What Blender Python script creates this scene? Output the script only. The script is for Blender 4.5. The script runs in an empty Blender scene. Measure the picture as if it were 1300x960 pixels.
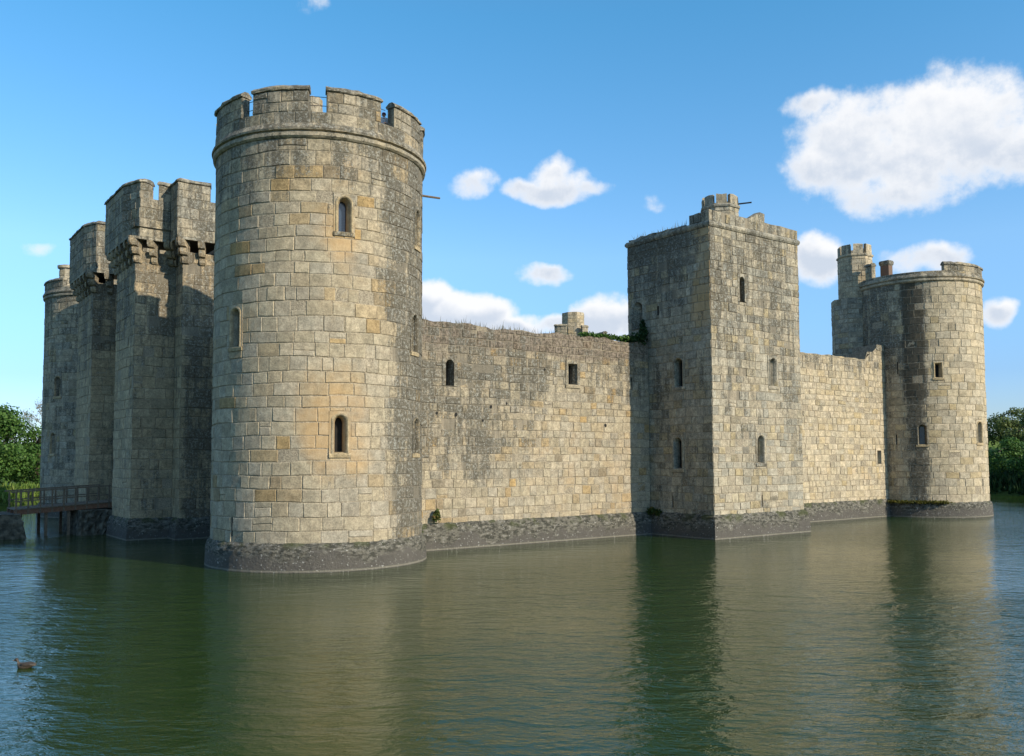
import bpy, math, random
import numpy as np
from mathutils import Vector, Matrix
R_ = math.radians
scene = bpy.context.scene
C = scene.collection

# ------------------------------------------------------------------ camera
EYE = 4.353
cam_d = bpy.data.cameras.new('camera'); cam = bpy.data.objects.new('camera', cam_d); C.objects.link(cam)
cam_d.sensor_width = 36; cam_d.lens = 1134.875 / 1300 * 36
cam_d.shift_y = 33.07 / 1300
cam_d.clip_start = 0.1; cam_d.clip_end = 5000
cam.matrix_world = (Matrix.Translation((0, 0, EYE)) @ Matrix.Rotation(R_(90 + 3.5213), 4, 'X') @ Matrix.Rotation(R_(-0.2578), 4, 'Z'))
scene.camera = cam

# ------------------------------------------------------------------ castle frame: u = south along the west front, t = east
CX, CY = -8.5004, 39.4156
DX, DY = 0.80452, 0.59393        # +u
NX, NY = 0.59393, -0.80452       # west normal  (= -t)
def G(u, t, z=0.0):
    return (CX + u*DX - t*NX, CY + u*DY - t*NY, z)

# ------------------------------------------------------------------ sun + sky
SUN_PHI = R_(18.5); SUN_EL = R_(27)
sx = math.cos(SUN_PHI)*NX + math.sin(SUN_PHI)*DX
sy = math.cos(SUN_PHI)*NY + math.sin(SUN_PHI)*DY
sun_dir = Vector((sx*math.cos(SUN_EL), sy*math.cos(SUN_EL), math.sin(SUN_EL)))
sd = bpy.data.lights.new('sun', 'SUN'); sd.energy = 4.3; sd.angle = R_(0.5); sd.color = (1.0, 0.89, 0.72)
so = bpy.data.objects.new('sun', sd); C.objects.link(so); so.location = (20, -20, 60)
so.rotation_euler = (-sun_dir).to_track_quat('-Z', 'Y').to_euler()

scene.view_settings.view_transform = 'Standard'; scene.view_settings.look = 'None'
scene.view_settings.exposure = 0.42; scene.view_settings.gamma = 1.0
try: scene.view_settings.use_curve_mapping = False
except Exception: pass

class NT:
    """tiny helper for node trees"""
    def __init__(s, nt): s.nt = nt; s.N = nt.nodes; s.L = nt.links
    def n(s, typ, **kw):
        x = s.N.new(typ)
        for k, v in kw.items(): setattr(x, k, v)
        return x
    def put(s, sock, v):
        if isinstance(v, bpy.types.NodeSocket): s.L.new(v, sock)
        else: sock.default_value = v
    def m(s, op, a, b=0.0, c=0.0, clamp=False):
        x = s.n('ShaderNodeMath', operation=op, use_clamp=clamp)
        s.put(x.inputs[0], a); s.put(x.inputs[1], b); s.put(x.inputs[2], c); return x.outputs[0]
    def vm(s, op, a, b=(0, 0, 0)):
        x = s.n('ShaderNodeVectorMath', operation=op)
        s.put(x.inputs[0], a); s.put(x.inputs[1], b)
        return x.outputs['Value'] if op in ('DOT_PRODUCT', 'LENGTH') else x.outputs[0]
    def mix(s, f, a, b, mode='MIX'):
        x = s.n('ShaderNodeMix', data_type='RGBA', blend_type=mode)
        s.put(x.inputs[0], f); s.put(x.inputs[6], a); s.put(x.inputs[7], b); return x.outputs[2]
    def noise(s, vec, scale, detail=4, rough=.55, dist=0.0, out=0):
        x = s.n('ShaderNodeTexNoise'); s.put(x.inputs['Vector'], vec)
        x.inputs['Scale'].default_value = scale; x.inputs['Detail'].default_value = detail
        x.inputs['Roughness'].default_value = rough; x.inputs['Distortion'].default_value = dist
        return x.outputs[out]
    def ss(s, v, lo, hi, a=0.0, b=1.0):
        x = s.n('ShaderNodeMapRange', interpolation_type='SMOOTHSTEP'); s.put(x.inputs[0], v)
        for i, q in zip((1, 2, 3, 4), (lo, hi, a, b)): x.inputs[i].default_value = q
        return x.outputs[0]

w = bpy.data.worlds.new('World'); scene.world = w; w.use_nodes = True
W_ = NT(w.node_tree); W_.N.clear()
sky = W_.n('ShaderNodeTexSky', sky_type='NISHITA'); sky.sun_disc = False
sky.sun_elevation = SUN_EL; sky.sun_rotation = math.atan2(sx, sy)
sky.altitude = 20; sky.air_density = 1.0; sky.dust_density = 0.35; sky.ozone_density = 2.2
hs = W_.n('ShaderNodeHueSaturation'); hs.inputs['Saturation'].default_value = 1.15; hs.inputs['Value'].default_value = 1.0
W_.L.new(sky.outputs[0], hs.inputs['Color'])
tc = W_.n('ShaderNodeTexCoord'); dirv = W_.vm('NORMALIZE', tc.outputs['Generated'])
sp = W_.n('ShaderNodeSeparateXYZ'); W_.L.new(dirv, sp.inputs[0])
az = W_.m('ARCTAN2', sp.outputs[0], sp.outputs[1]); el = W_.m('ARCSINE', sp.outputs[2])
cb = W_.n('ShaderNodeCombineXYZ'); W_.L.new(az, cb.inputs[0]); W_.L.new(el, cb.inputs[1])
# the clear air of the day: paler and bluer low down, a strong cyan blue higher up, zenith warmed to lift the shade
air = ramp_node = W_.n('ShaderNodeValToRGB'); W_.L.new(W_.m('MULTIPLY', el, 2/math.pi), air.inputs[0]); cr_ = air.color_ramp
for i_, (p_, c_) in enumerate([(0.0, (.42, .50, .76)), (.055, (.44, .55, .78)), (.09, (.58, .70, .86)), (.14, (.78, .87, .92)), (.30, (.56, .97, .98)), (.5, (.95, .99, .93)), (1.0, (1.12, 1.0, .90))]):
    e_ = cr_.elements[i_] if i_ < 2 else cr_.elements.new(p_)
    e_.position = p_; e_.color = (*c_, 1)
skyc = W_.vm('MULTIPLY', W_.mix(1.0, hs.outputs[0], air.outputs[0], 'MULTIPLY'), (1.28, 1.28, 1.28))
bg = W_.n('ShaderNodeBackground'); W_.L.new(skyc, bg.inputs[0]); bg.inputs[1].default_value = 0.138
warp = W_.noise(cb.outputs[0], 16, 2, .5, out=1)
wv = W_.vm('MULTIPLY', W_.vm('SUBTRACT', warp, (.5, .5, .5)), (.045, .03, 0))
ae = W_.vm('ADD', cb.outputs[0], wv)
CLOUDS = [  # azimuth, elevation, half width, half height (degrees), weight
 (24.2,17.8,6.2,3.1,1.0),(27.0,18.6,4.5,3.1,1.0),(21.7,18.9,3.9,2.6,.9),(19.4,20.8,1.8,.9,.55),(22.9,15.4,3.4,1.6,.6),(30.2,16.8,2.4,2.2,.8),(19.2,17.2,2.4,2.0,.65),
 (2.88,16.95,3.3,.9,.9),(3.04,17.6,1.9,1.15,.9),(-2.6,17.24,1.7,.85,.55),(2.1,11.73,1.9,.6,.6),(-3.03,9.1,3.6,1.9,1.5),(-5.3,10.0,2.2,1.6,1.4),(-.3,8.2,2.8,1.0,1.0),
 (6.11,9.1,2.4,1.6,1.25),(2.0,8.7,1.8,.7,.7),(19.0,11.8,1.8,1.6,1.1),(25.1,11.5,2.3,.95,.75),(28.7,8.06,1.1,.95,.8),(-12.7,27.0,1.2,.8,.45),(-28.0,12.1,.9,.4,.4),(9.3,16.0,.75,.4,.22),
 (48,14,7,3,.9),(62,26,8,4,.8),(-48,13,7,2.5,.8),(-70,24,9,4,.8),(60,58,16,9,.9),(-100,50,16,9,.9),(140,62,18,9,.9),(-30,62,16,8,.9),(100,18,10,4,.9),(150,15,12,4,.9),(-120,17,12,4,.9),(-160,28,10,5,.8)]  # the high overhead clouds are added out of view to whiten the shade
def cloud_field(vec):
    F = None
    for a, e, ra, re, wt in CLOUDS:
        q = W_.vm('MULTIPLY', W_.vm('SUBTRACT', vec, (R_(a), R_(e), 0)), (1/R_(ra), 1/R_(re), 0))
        v = W_.m('MULTIPLY_ADD', W_.vm('DOT_PRODUCT', q, q), -wt, wt)
        F = v if F is None else W_.m('SMOOTH_MAX', F, v, .25)
    return W_.m('MAXIMUM', F, -4.0)
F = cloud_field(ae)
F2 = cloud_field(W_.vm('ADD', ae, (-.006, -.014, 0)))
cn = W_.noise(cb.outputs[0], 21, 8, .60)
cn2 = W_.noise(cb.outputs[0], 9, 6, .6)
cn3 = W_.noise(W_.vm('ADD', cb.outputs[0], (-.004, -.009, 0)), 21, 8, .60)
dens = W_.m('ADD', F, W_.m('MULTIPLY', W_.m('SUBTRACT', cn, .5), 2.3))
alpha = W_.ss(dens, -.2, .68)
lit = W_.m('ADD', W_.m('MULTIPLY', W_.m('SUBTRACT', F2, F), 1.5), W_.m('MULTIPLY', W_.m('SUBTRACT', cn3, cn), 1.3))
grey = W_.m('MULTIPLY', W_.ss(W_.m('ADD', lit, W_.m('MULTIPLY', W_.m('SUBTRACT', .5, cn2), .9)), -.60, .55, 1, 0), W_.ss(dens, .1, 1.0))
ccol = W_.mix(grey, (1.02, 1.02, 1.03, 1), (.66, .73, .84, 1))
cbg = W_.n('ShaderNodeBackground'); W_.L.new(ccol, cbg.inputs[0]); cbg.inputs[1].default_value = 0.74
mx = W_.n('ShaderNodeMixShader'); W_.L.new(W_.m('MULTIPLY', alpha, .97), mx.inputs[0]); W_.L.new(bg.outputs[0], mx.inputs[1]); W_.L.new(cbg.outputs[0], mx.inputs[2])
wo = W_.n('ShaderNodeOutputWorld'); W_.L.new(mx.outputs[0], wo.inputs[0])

# ------------------------------------------------------------------ materials
def mat_base(name):
    m = bpy.data.materials.new(name); m.use_nodes = True
    n = NT(m.node_tree); b = n.N['Principled BSDF']
    return m, n, b

def ramp(n, fac, stops, interp='LINEAR'):
    r = n.n('ShaderNodeValToRGB'); n.put(r.inputs[0], fac); cr = r.color_ramp; cr.interpolation = interp
    while len(cr.elements) > 1: cr.elements.remove(cr.elements[-1])
    for i, (p, c) in enumerate(stops):
        e = cr.elements[0] if i == 0 else cr.elements.new(p)
        e.position = p; e.color = (*c, 1)
    return r.outputs[0]

BUFF = [(0, (.37, .305, .205)), (.3, (.40, .335, .23)), (.55, (.345, .30, .225)), (.78, (.42, .35, .245)), (.92, (.37, .285, .17)), (.97, (.40, .27, .12)), (1, (.22, .195, .15))]
GREYS = [(0, (.36, .305, .215)), (.3, (.42, .36, .26)), (.55, (.31, .285, .225)), (.72, (.43, .38, .285)), (.9, (.39, .31, .18)), (1, (.22, .20, .16))]
HONEY = [(0, (.45, .37, .245)), (.3, (.49, .405, .275)), (.55, (.42, .36, .26)), (.78, (.51, .42, .29)), (.93, (.45, .35, .20)), (1, (.33, .28, .2))]

def stone_mat(name, stops, dark=(.068, .061, .046), gain=1.0, jd=.6):
    m, n, b = mat_base(name)
    pos = n.n('ShaderNodeNewGeometry').outputs['Position']
    at = n.n('ShaderNodeAttribute', attribute_name='blk'); wa = n.n('ShaderNodeAttribute', attribute_name='wear')
    s1 = n.n('ShaderNodeSeparateColor'); n.L.new(at.outputs['Color'], s1.inputs[0])
    s2 = n.n('ShaderNodeSeparateColor'); n.L.new(wa.outputs['Color'], s2.inputs[0])
    n1 = n.noise(pos, .55, 5, .6); n2 = n.noise(pos, 3.2, 6, .6); n3 = n.noise(pos, 17, 5, .65); n4 = n.noise(pos, 62, 3, .6)
    col = ramp(n, s1.outputs[0], stops)
    val = n.m('MULTIPLY', n.m('MULTIPLY_ADD', s1.outputs[1], .20, .88), n.ss(n2, .3, .7, .76, 1.14))
    val = n.m('MULTIPLY', val, n.ss(n3, .28, .66, .74*gain, 1.14*gain)); val = n.m('MULTIPLY', val, n.ss(n4, .3, .7, .86, 1.12))
    grit = n.ss(n.noise(pos, 7.5, 4, .8), .36, .64, .60, 1.28)
    gw = n.m('ADD', n.m('MULTIPLY', s2.outputs[0], .9), n.m('ADD', n.m('MULTIPLY', s2.outputs[1], .8), .36), clamp=True)
    val = n.m('MULTIPLY', val, n.m('ADD', n.m('MULTIPLY', grit, gw), n.m('SUBTRACT', 1.0, gw)))
    vc = n.n('ShaderNodeCombineColor'); [n.L.new(val, vc.inputs[i]) for i in range(3)]
    col = n.mix(1.0, col, vc.outputs[0], 'MULTIPLY')
    n15 = n.noise(pos, 1.35, 4, .6)
    col = n.mix(n.ss(n15, .38, .66, 0, .55), col, n.mix(1.0, col, (.80, .84, .86, 1), 'MULTIPLY'))
    # ochre weathering patches
    warm = n.ss(n.m('ADD', s2.outputs[2], n.m('MULTIPLY_ADD', n1, 1.0, -.78)), .05, .55)
    col = n.mix(n.m('MULTIPLY', warm, .75), col, (.47, .30, .135, 1))
    # brown rubble stain
    br = n.ss(n.m('ADD', s2.outputs[1], n.m('MULTIPLY_ADD', n3, .9, -.45)), .25, .7)
    col = n.mix(n.m('MULTIPLY', br, .85), col, n.mix(n.ss(n.noise(pos, 6.5, 4, .8), .38, .62), (.04, .032, .025, 1), (.23, .185, .145, 1)))
    # dark lichen with pale crusts in it
    dk = n.m('ADD', s2.outputs[0], n.m('ADD', n.m('MULTIPLY_ADD', n1, .55, -.275), n.m('MULTIPLY_ADD', n3, 1.9, -.95)))
    dk = n.m('ADD', dk, n.m('MULTIPLY_ADD', s1.outputs[1], .55, -.275)); dk = n.m('ADD', dk, n.m('MULTIPLY_ADD', n15, .6, -.3))
    strv = n.n('ShaderNodeMapping'); n.L.new(pos, strv.inputs[0]); strv.inputs['Scale'].default_value = (1, 1, .10)
    run = n.noise(strv.outputs[0], 3.4, 4, .65)
    dk = n.m('ADD', dk, n.m('MULTIPLY', n.m('SUBTRACT', run, .5), n.ss(s2.outputs[0], .05, .4, .5, 1.9)))
    dkf = n.ss(dk, .36, .80)
    crust = n.ss(n.m('ADD', n.noise(pos, 8, 4, .8), n.m('MULTIPLY', n4, .35)), .68, .80)
    dcol = n.mix(n.m('MULTIPLY', crust, .8), n.mix(n4, (*[x*.6 for x in dark], 1), (*[x*1.7 for x in dark], 1)), (.33, .33, .29, 1))
    wet = n.ss(s2.outputs[0], .95, 1.5)
    dcol = n.mix(wet, dcol, n.mix(n4, (.016, .016, .013, 1), (.06, .056, .045, 1)))
    col = n.mix(n.m('MULTIPLY', dkf, .88), col, dcol)
    # joints
    jc = n.mix(n.ss(n3, .35, .65), (.17, .14, .098, 1), (.38, .325, .235, 1))
    col = n.mix(n.m('MULTIPLY', s1.outputs[2], .92), col, n.mix(n.m('MULTIPLY', dkf, jd), jc, (.09, .085, .07, 1)))
    n.L.new(col, b.inputs['Base Color'])
    b.inputs['Roughness'].default_value = .95; b.inputs['Specular IOR Level'].default_value = .15
    h = n.m('ADD', n.m('MULTIPLY', n2, .5), n.m('ADD', n.m('MULTIPLY', n3, .45), n.m('MULTIPLY', n4, .22)))
    bp = n.n('ShaderNodeBump'); bp.inputs['Strength'].default_value = .75; bp.inputs['Distance'].default_value = .05
    n.L.new(h, bp.inputs['Height']); n.L.new(bp.outputs[0], b.inputs['Normal'])
    return m

M_BUFF = stone_mat('buff_ashlar', BUFF)
M_GREY = stone_mat('grey_ashlar', GREYS)
M_HONEY = stone_mat('honey_ashlar', HONEY, jd=.0)
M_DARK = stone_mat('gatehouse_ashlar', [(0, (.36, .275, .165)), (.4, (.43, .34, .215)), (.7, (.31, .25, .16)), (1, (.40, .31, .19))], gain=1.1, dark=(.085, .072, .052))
M_OCHRE = stone_mat('dressed_ochre_stone', [(0, (.40, .31, .18)), (.5, (.45, .35, .21)), (1, (.36, .29, .19))])

def plinth_mat():
    m, n, b = mat_base('plinth_stone')
    pos = n.n('ShaderNodeNewGeometry').outputs['Position']
    z = n.n('ShaderNodeSeparateXYZ'); n.L.new(pos, z.inputs[0])
    n1 = n.noise(pos, 1.1, 5, .6); n3 = n.noise(pos, 9, 6, .7); n4 = n.noise(pos, 38, 3, .6)
    st = n.n('ShaderNodeMapping'); n.L.new(pos, st.inputs[0]); st.inputs['Scale'].default_value = (.8, .8, 1.9)
    p5 = n.noise(st.outputs[0], 4.5, 6, .68)
    col = n.mix(n1, (.075, .069, .06, 1), (.14, .127, .107, 1))
    col = n.mix(n.m('MULTIPLY', n.ss(n4, .3, .7), .35), col, (.06, .055, .045, 1))
    hi = n.ss(n.m('ADD', z.outputs[2], n.m('MULTIPLY_ADD', n.noise(pos, .7, 4, .6), 2.2, -1.1)), .40, .80)
    up = n.mix(n.ss(p5, .44, .52), (.035, .036, .026, 1), (.15, .14, .11, 1))
    up = n.mix(n.ss(p5, .56, .64), up, (.27, .255, .21, 1))
    col = n.mix(n.m('MULTIPLY', hi, .72), col, up)
    dots = n.ss(n.noise(pos, 13, 2, .5), .66, .70)
    col = n.mix(n.m('MULTIPLY', dots, .8), col, (.45, .44, .40, 1))
    line = n.m('MULTIPLY', n.ss(z.outputs[2], .02, .05), n.ss(z.outputs[2], .05, .12, 1, 0))
    col = n.mix(n.m('MULTIPLY', line, .55), col, (.30, .28, .21, 1))
    gr = n.m('MULTIPLY', n.ss(z.outputs[2], .8, 1.15), n.ss(n1, .5, .62))
    col = n.mix(n.m('MULTIPLY', gr, .7), col, (.055, .065, .02, 1))
    n.L.new(col, b.inputs['Base Color']); b.inputs['Roughness'].default_value = .9; b.inputs['Specular IOR Level'].default_value = .2
    bp = n.n('ShaderNodeBump'); bp.inputs['Strength'].default_value = .9; bp.inputs['Distance'].default_value = .08
    n.L.new(n.m('ADD', n3, n.m('MULTIPLY', n4, .3)), bp.inputs['Height']); n.L.new(bp.outputs[0], b.inputs['Normal'])
    return m
M_PLINTH = plinth_mat()

def simple_mat(name, c1, c2, scale=8, rough=.8, metal=0, bump=.3, dist=.01, spec=.3):
    m, n, b = mat_base(name)
    pos = n.n('ShaderNodeNewGeometry').outputs['Position']
    f = n.noise(pos, scale, 5, .6)
    n.L.new(n.mix(n.ss(f, .3, .7), (*c1, 1), (*c2, 1)), b.inputs['Base Color'])
    b.inputs['Roughness'].default_value = rough; b.inputs['Metallic'].default_value = metal; b.inputs['Specular IOR Level'].default_value = spec
    if bump:
        bp = n.n('ShaderNodeBump'); bp.inputs['Strength'].default_value = bump; bp.inputs['Distance'].default_value = dist
        n.L.new(f, bp.inputs['Height']); n.L.new(bp.outputs[0], b.inputs['Normal'])
    return m
M_VOID = simple_mat('dark_interior', (.012, .012, .012), (.02, .018, .015), 5, .9)
M_GLASS = simple_mat('leaded_glass', (.02, .035, .06), (.04, .06, .09), 22, .12, 0, .25, .004, .8)
M_IRON = simple_mat('painted_iron', (.02, .02, .022), (.04, .038, .036), 30, .5)
M_LEAD = simple_mat('lead_roof', (.12, .125, .13), (.18, .18, .18), 4, .6)
M_WOOD = simple_mat('weathered_oak', (.10, .075, .05), (.19, .145, .10), 12, .8, 0, .5)
M_WOODR = simple_mat('red_brown_timber', (.13, .06, .035), (.20, .11, .065), 9, .8, 0, .5)
M_BRICK = simple_mat('red_brick', (.17, .095, .065), (.13, .10, .075), 14, .9, 0, .5)
M_RUBBLE = simple_mat('rubble_stone', (.035, .034, .026), (.15, .135, .10), 3.2, .95, 0, 1.0, .15)
M_DOOR = simple_mat('oak_door', (.05, .035, .022), (.09, .06, .04), 10, .7)

def leaf_mat(name, ca, cb_, cc, trans=.35):
    m, n, b = mat_base(name)
    at = n.n('ShaderNodeAttribute', attribute_name='blk')
    s1 = n.n('ShaderNodeSeparateColor'); n.L.new(at.outputs['Color'], s1.inputs[0])
    col = ramp(n, s1.outputs[0], [(0, ca), (.55, cb_), (1, cc)])
    n.L.new(col, b.inputs['Base Color']); b.inputs['Roughness'].default_value = .6; b.inputs['Specular IOR Level'].default_value = .25
    tr = n.n('ShaderNodeBsdfTranslucent'); n.L.new(col, tr.inputs[0])
    mx_ = n.n('ShaderNodeMixShader'); mx_.inputs[0].default_value = trans
    out = n.N['Material Output']; n.L.new(b.outputs[0], mx_.inputs[1]); n.L.new(tr.outputs[0], mx_.inputs[2]); n.L.new(mx_.outputs[0], out.inputs[0])
    return m
M_LEAF = leaf_mat('broadleaf_foliage', (.03, .075, .016), (.07, .15, .028), (.14, .23, .05))
M_LEAF2 = leaf_mat('olive_foliage', (.045, .075, .018), (.10, .14, .036), (.19, .21, .07))
M_LEAFD = leaf_mat('dark_foliage', (.010, .028, .008), (.022, .055, .014), (.05, .09, .022))
M_PALE = leaf_mat('pale_twig_foliage', (.16, .14, .09), (.24, .20, .13), (.30, .25, .15))
M_REED = leaf_mat('bank_grass', (.06, .12, .02), (.13, .21, .035), (.25, .29, .07))
M_WALLG = leaf_mat('wall_plant', (.03, .055, .012), (.07, .11, .02), (.20, .13, .04))
M_STRAW = leaf_mat('dry_stalk', (.12, .10, .05), (.20, .17, .09), (.09, .11, .03))
M_MOSS = leaf_mat('moss', (.05, .055, .01), (.11, .11, .02), (.18, .15, .03))
M_BARK = simple_mat('bark', (.06, .045, .03), (.13, .105, .075), 7, .9, 0, .8, .03)
M_SHADE = M_BARK

def ground_mat():
    m, n, b = mat_base('bank_turf')
    pos = n.n('ShaderNodeNewGeometry').outputs['Position']
    n1 = n.noise(pos, .12, 4); n2 = n.noise(pos, 2.5, 6, .7)
    col = n.mix(n1, (.055, .10, .022, 1), (.13, .17, .045, 1)); col = n.mix(n.ss(n2, .35, .7), n.mix(.5, col, (.03, .05, .012, 1)), col)
    n.L.new(col, b.inputs['Base Color']); b.inputs['Roughness'].default_value = .95; b.inputs['Specular IOR Level'].default_value = .1
    bp = n.n('ShaderNodeBump'); bp.inputs['Strength'].default_value = .7; bp.inputs['Distance'].default_value = .1
    n.L.new(n2, bp.inputs['Height']); n.L.new(bp.outputs[0], b.inputs['Normal'])
    return m
def water_mat():
    m, n, b = mat_base('moat_water')
    pos = n.n('ShaderNodeNewGeometry').outputs['Position']
    mp = n.n('ShaderNodeMapping'); n.L.new(pos, mp.inputs[0]); mp.inputs['Rotation'].default_value = (0, 0, R_(14)); mp.inputs['Scale'].default_value = (.55, 1.05, 1)
    big = n.noise(pos, .045, 2, .5)
    n1 = n.noise(mp.outputs[0], .95, 3, .55, .6); n2 = n.noise(mp.outputs[0], 3.4, 4, .6, .4); n3 = n.noise(mp.outputs[0], 10, 3, .6)
    h = n.m('ADD', n.m('MULTIPLY', n1, 1.1), n.m('ADD', n.m('MULTIPLY', n2, .52), n.m('MULTIPLY', n3, .13)))
    h = n.m('MULTIPLY', h, n.ss(big, .36, .62, .5, 1.6))
    bp = n.n('ShaderNodeBump'); bp.inputs['Strength'].default_value = 1.0; bp.inputs['Distance'].default_value = .065
    n.L.new(h, bp.inputs['Height']); n.L.new(bp.outputs[0], b.inputs['Normal'])
    n.L.new(n.mix(big, (.016, .035, .005, 1), (.024, .047, .008, 1)), b.inputs['Base Color'])
    b.inputs['Roughness'].default_value = .03; b.inputs['IOR'].default_value = 1.42
    return m

# ------------------------------------------------------------------ mesh helpers
class MB:
    def __init__(s): s.v = []; s.f = []; s.b = []; s.w = []
    def vert(s, p, blk=(.4, .5, 0), wear=(0, 0, 0)):
        s.v.append(p); s.b.append(blk); s.w.append(wear); return len(s.v) - 1
    def face(s, *i): s.f.append(i)
    def poly(s, pts, blk=(.4, .5, 0), wear=(0, 0, 0)):
        i0 = [s.vert(p, blk, wear) for p in pts]; s.f.append(tuple(i0))
    def build(s, name, mat, parent=None, smooth=False, recalc=False):
        me = bpy.data.meshes.new(name)
        base = Vector((0, 0, 0))
        if parent is not None:
            q = parent; 
            while q is not None: base = base + q.location; q = q.parent
        vs = np.array([tuple(p) for p in s.v], dtype=np.float64) - np.array(base)
        me.from_pydata(vs.tolist(), [], s.f)
        if recalc:
            import bmesh
            bm = bmesh.new(); bm.from_mesh(me); bmesh.ops.recalc_face_normals(bm, faces=bm.faces); bm.to_mesh(me); bm.free()
        for nm, dat in (('blk', s.b), ('wear', s.w)):
            a = me.color_attributes.new(nm, 'FLOAT_COLOR', 'POINT')
            arr = np.ones((len(dat), 4), dtype=np.float32); arr[:, :3] = np.array(dat, dtype=np.float32); a.data.foreach_set('color', arr.ravel())
        me.materials.append(mat)
        if smooth: me.polygons.foreach_set('use_smooth', [True]*len(me.polygons))
        me.update()
        o = bpy.data.objects.new(name, me); C.objects.link(o)
        if parent is not None: o.parent = parent
        return o

def thing(name, label, cat, loc, group=None):
    o = bpy.data.objects.new(name, None); C.objects.link(o); o.location = loc
    o.empty_display_size = .5
    o['label'] = label; o['category'] = cat
    if group: o['group'] = group
    return o
def tag(o, label, cat, group=None, kind=None):
    if kind: o['kind'] = kind
    if label: o['label'] = label
    if cat: o['category'] = cat
    if group: o['group'] = group
    return o
def structure(o): o['kind'] = 'structure'; return o

def cyl_map(u0, t0, R):
    """s = arc length measured from the west normal towards south"""
    def M(s, z, d):
        a = s / R; r = R + d
        return G(u0 + r*math.sin(a), t0 - r*math.cos(a), z)
    M.R = R; M.breaks = None; M.curved = True
    return M
def poly_map(pts, closed=False):
    P = [Vector(p) for p in pts]; n = len(P); segs = n if closed else n - 1
    nrm = []; ln = []
    for i in range(segs):
        d = P[(i+1) % n] - P[i]; ln.append(d.length); d.normalize(); nrm.append(Vector((d.y, -d.x)))
    mit = []
    for i in range(n):
        if closed: a, b = nrm[i-1], nrm[i]
        else: a, b = nrm[max(0, i-1)], nrm[min(segs-1, i)]
        m = (a + b); m = m / max(.3, (1 + a.dot(b))); mit.append(m)
    cum = [0]
    for l in ln: cum.append(cum[-1] + l)
    def M(s, z, d, side=0):
        k = 0
        while k < segs-1 and s > cum[k+1] + (1e-6 if side <= 0 else -1e-6): k += 1
        f = (s - cum[k]) / ln[k]
        a = P[k] + mit[k]*d; b = P[(k+1) % n] + mit[(k+1) % n]*d
        q = a + (b - a)*f
        return G(q.x, q.y, z)
    M.breaks = cum; M.curved = False; M.R = None
    return M

def courses(z0, z1, rnd, ch):
    zs = [z0]
    while zs[-1] < z1 - ch[0]*.8: zs.append(zs[-1] + rnd.uniform(*ch))
    if len(zs) == 1: return [z0, z1]
    k = (z1 - z0) / (zs[-1] - z0)
    return [z0 + (z - z0)*k for z in zs]

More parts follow.
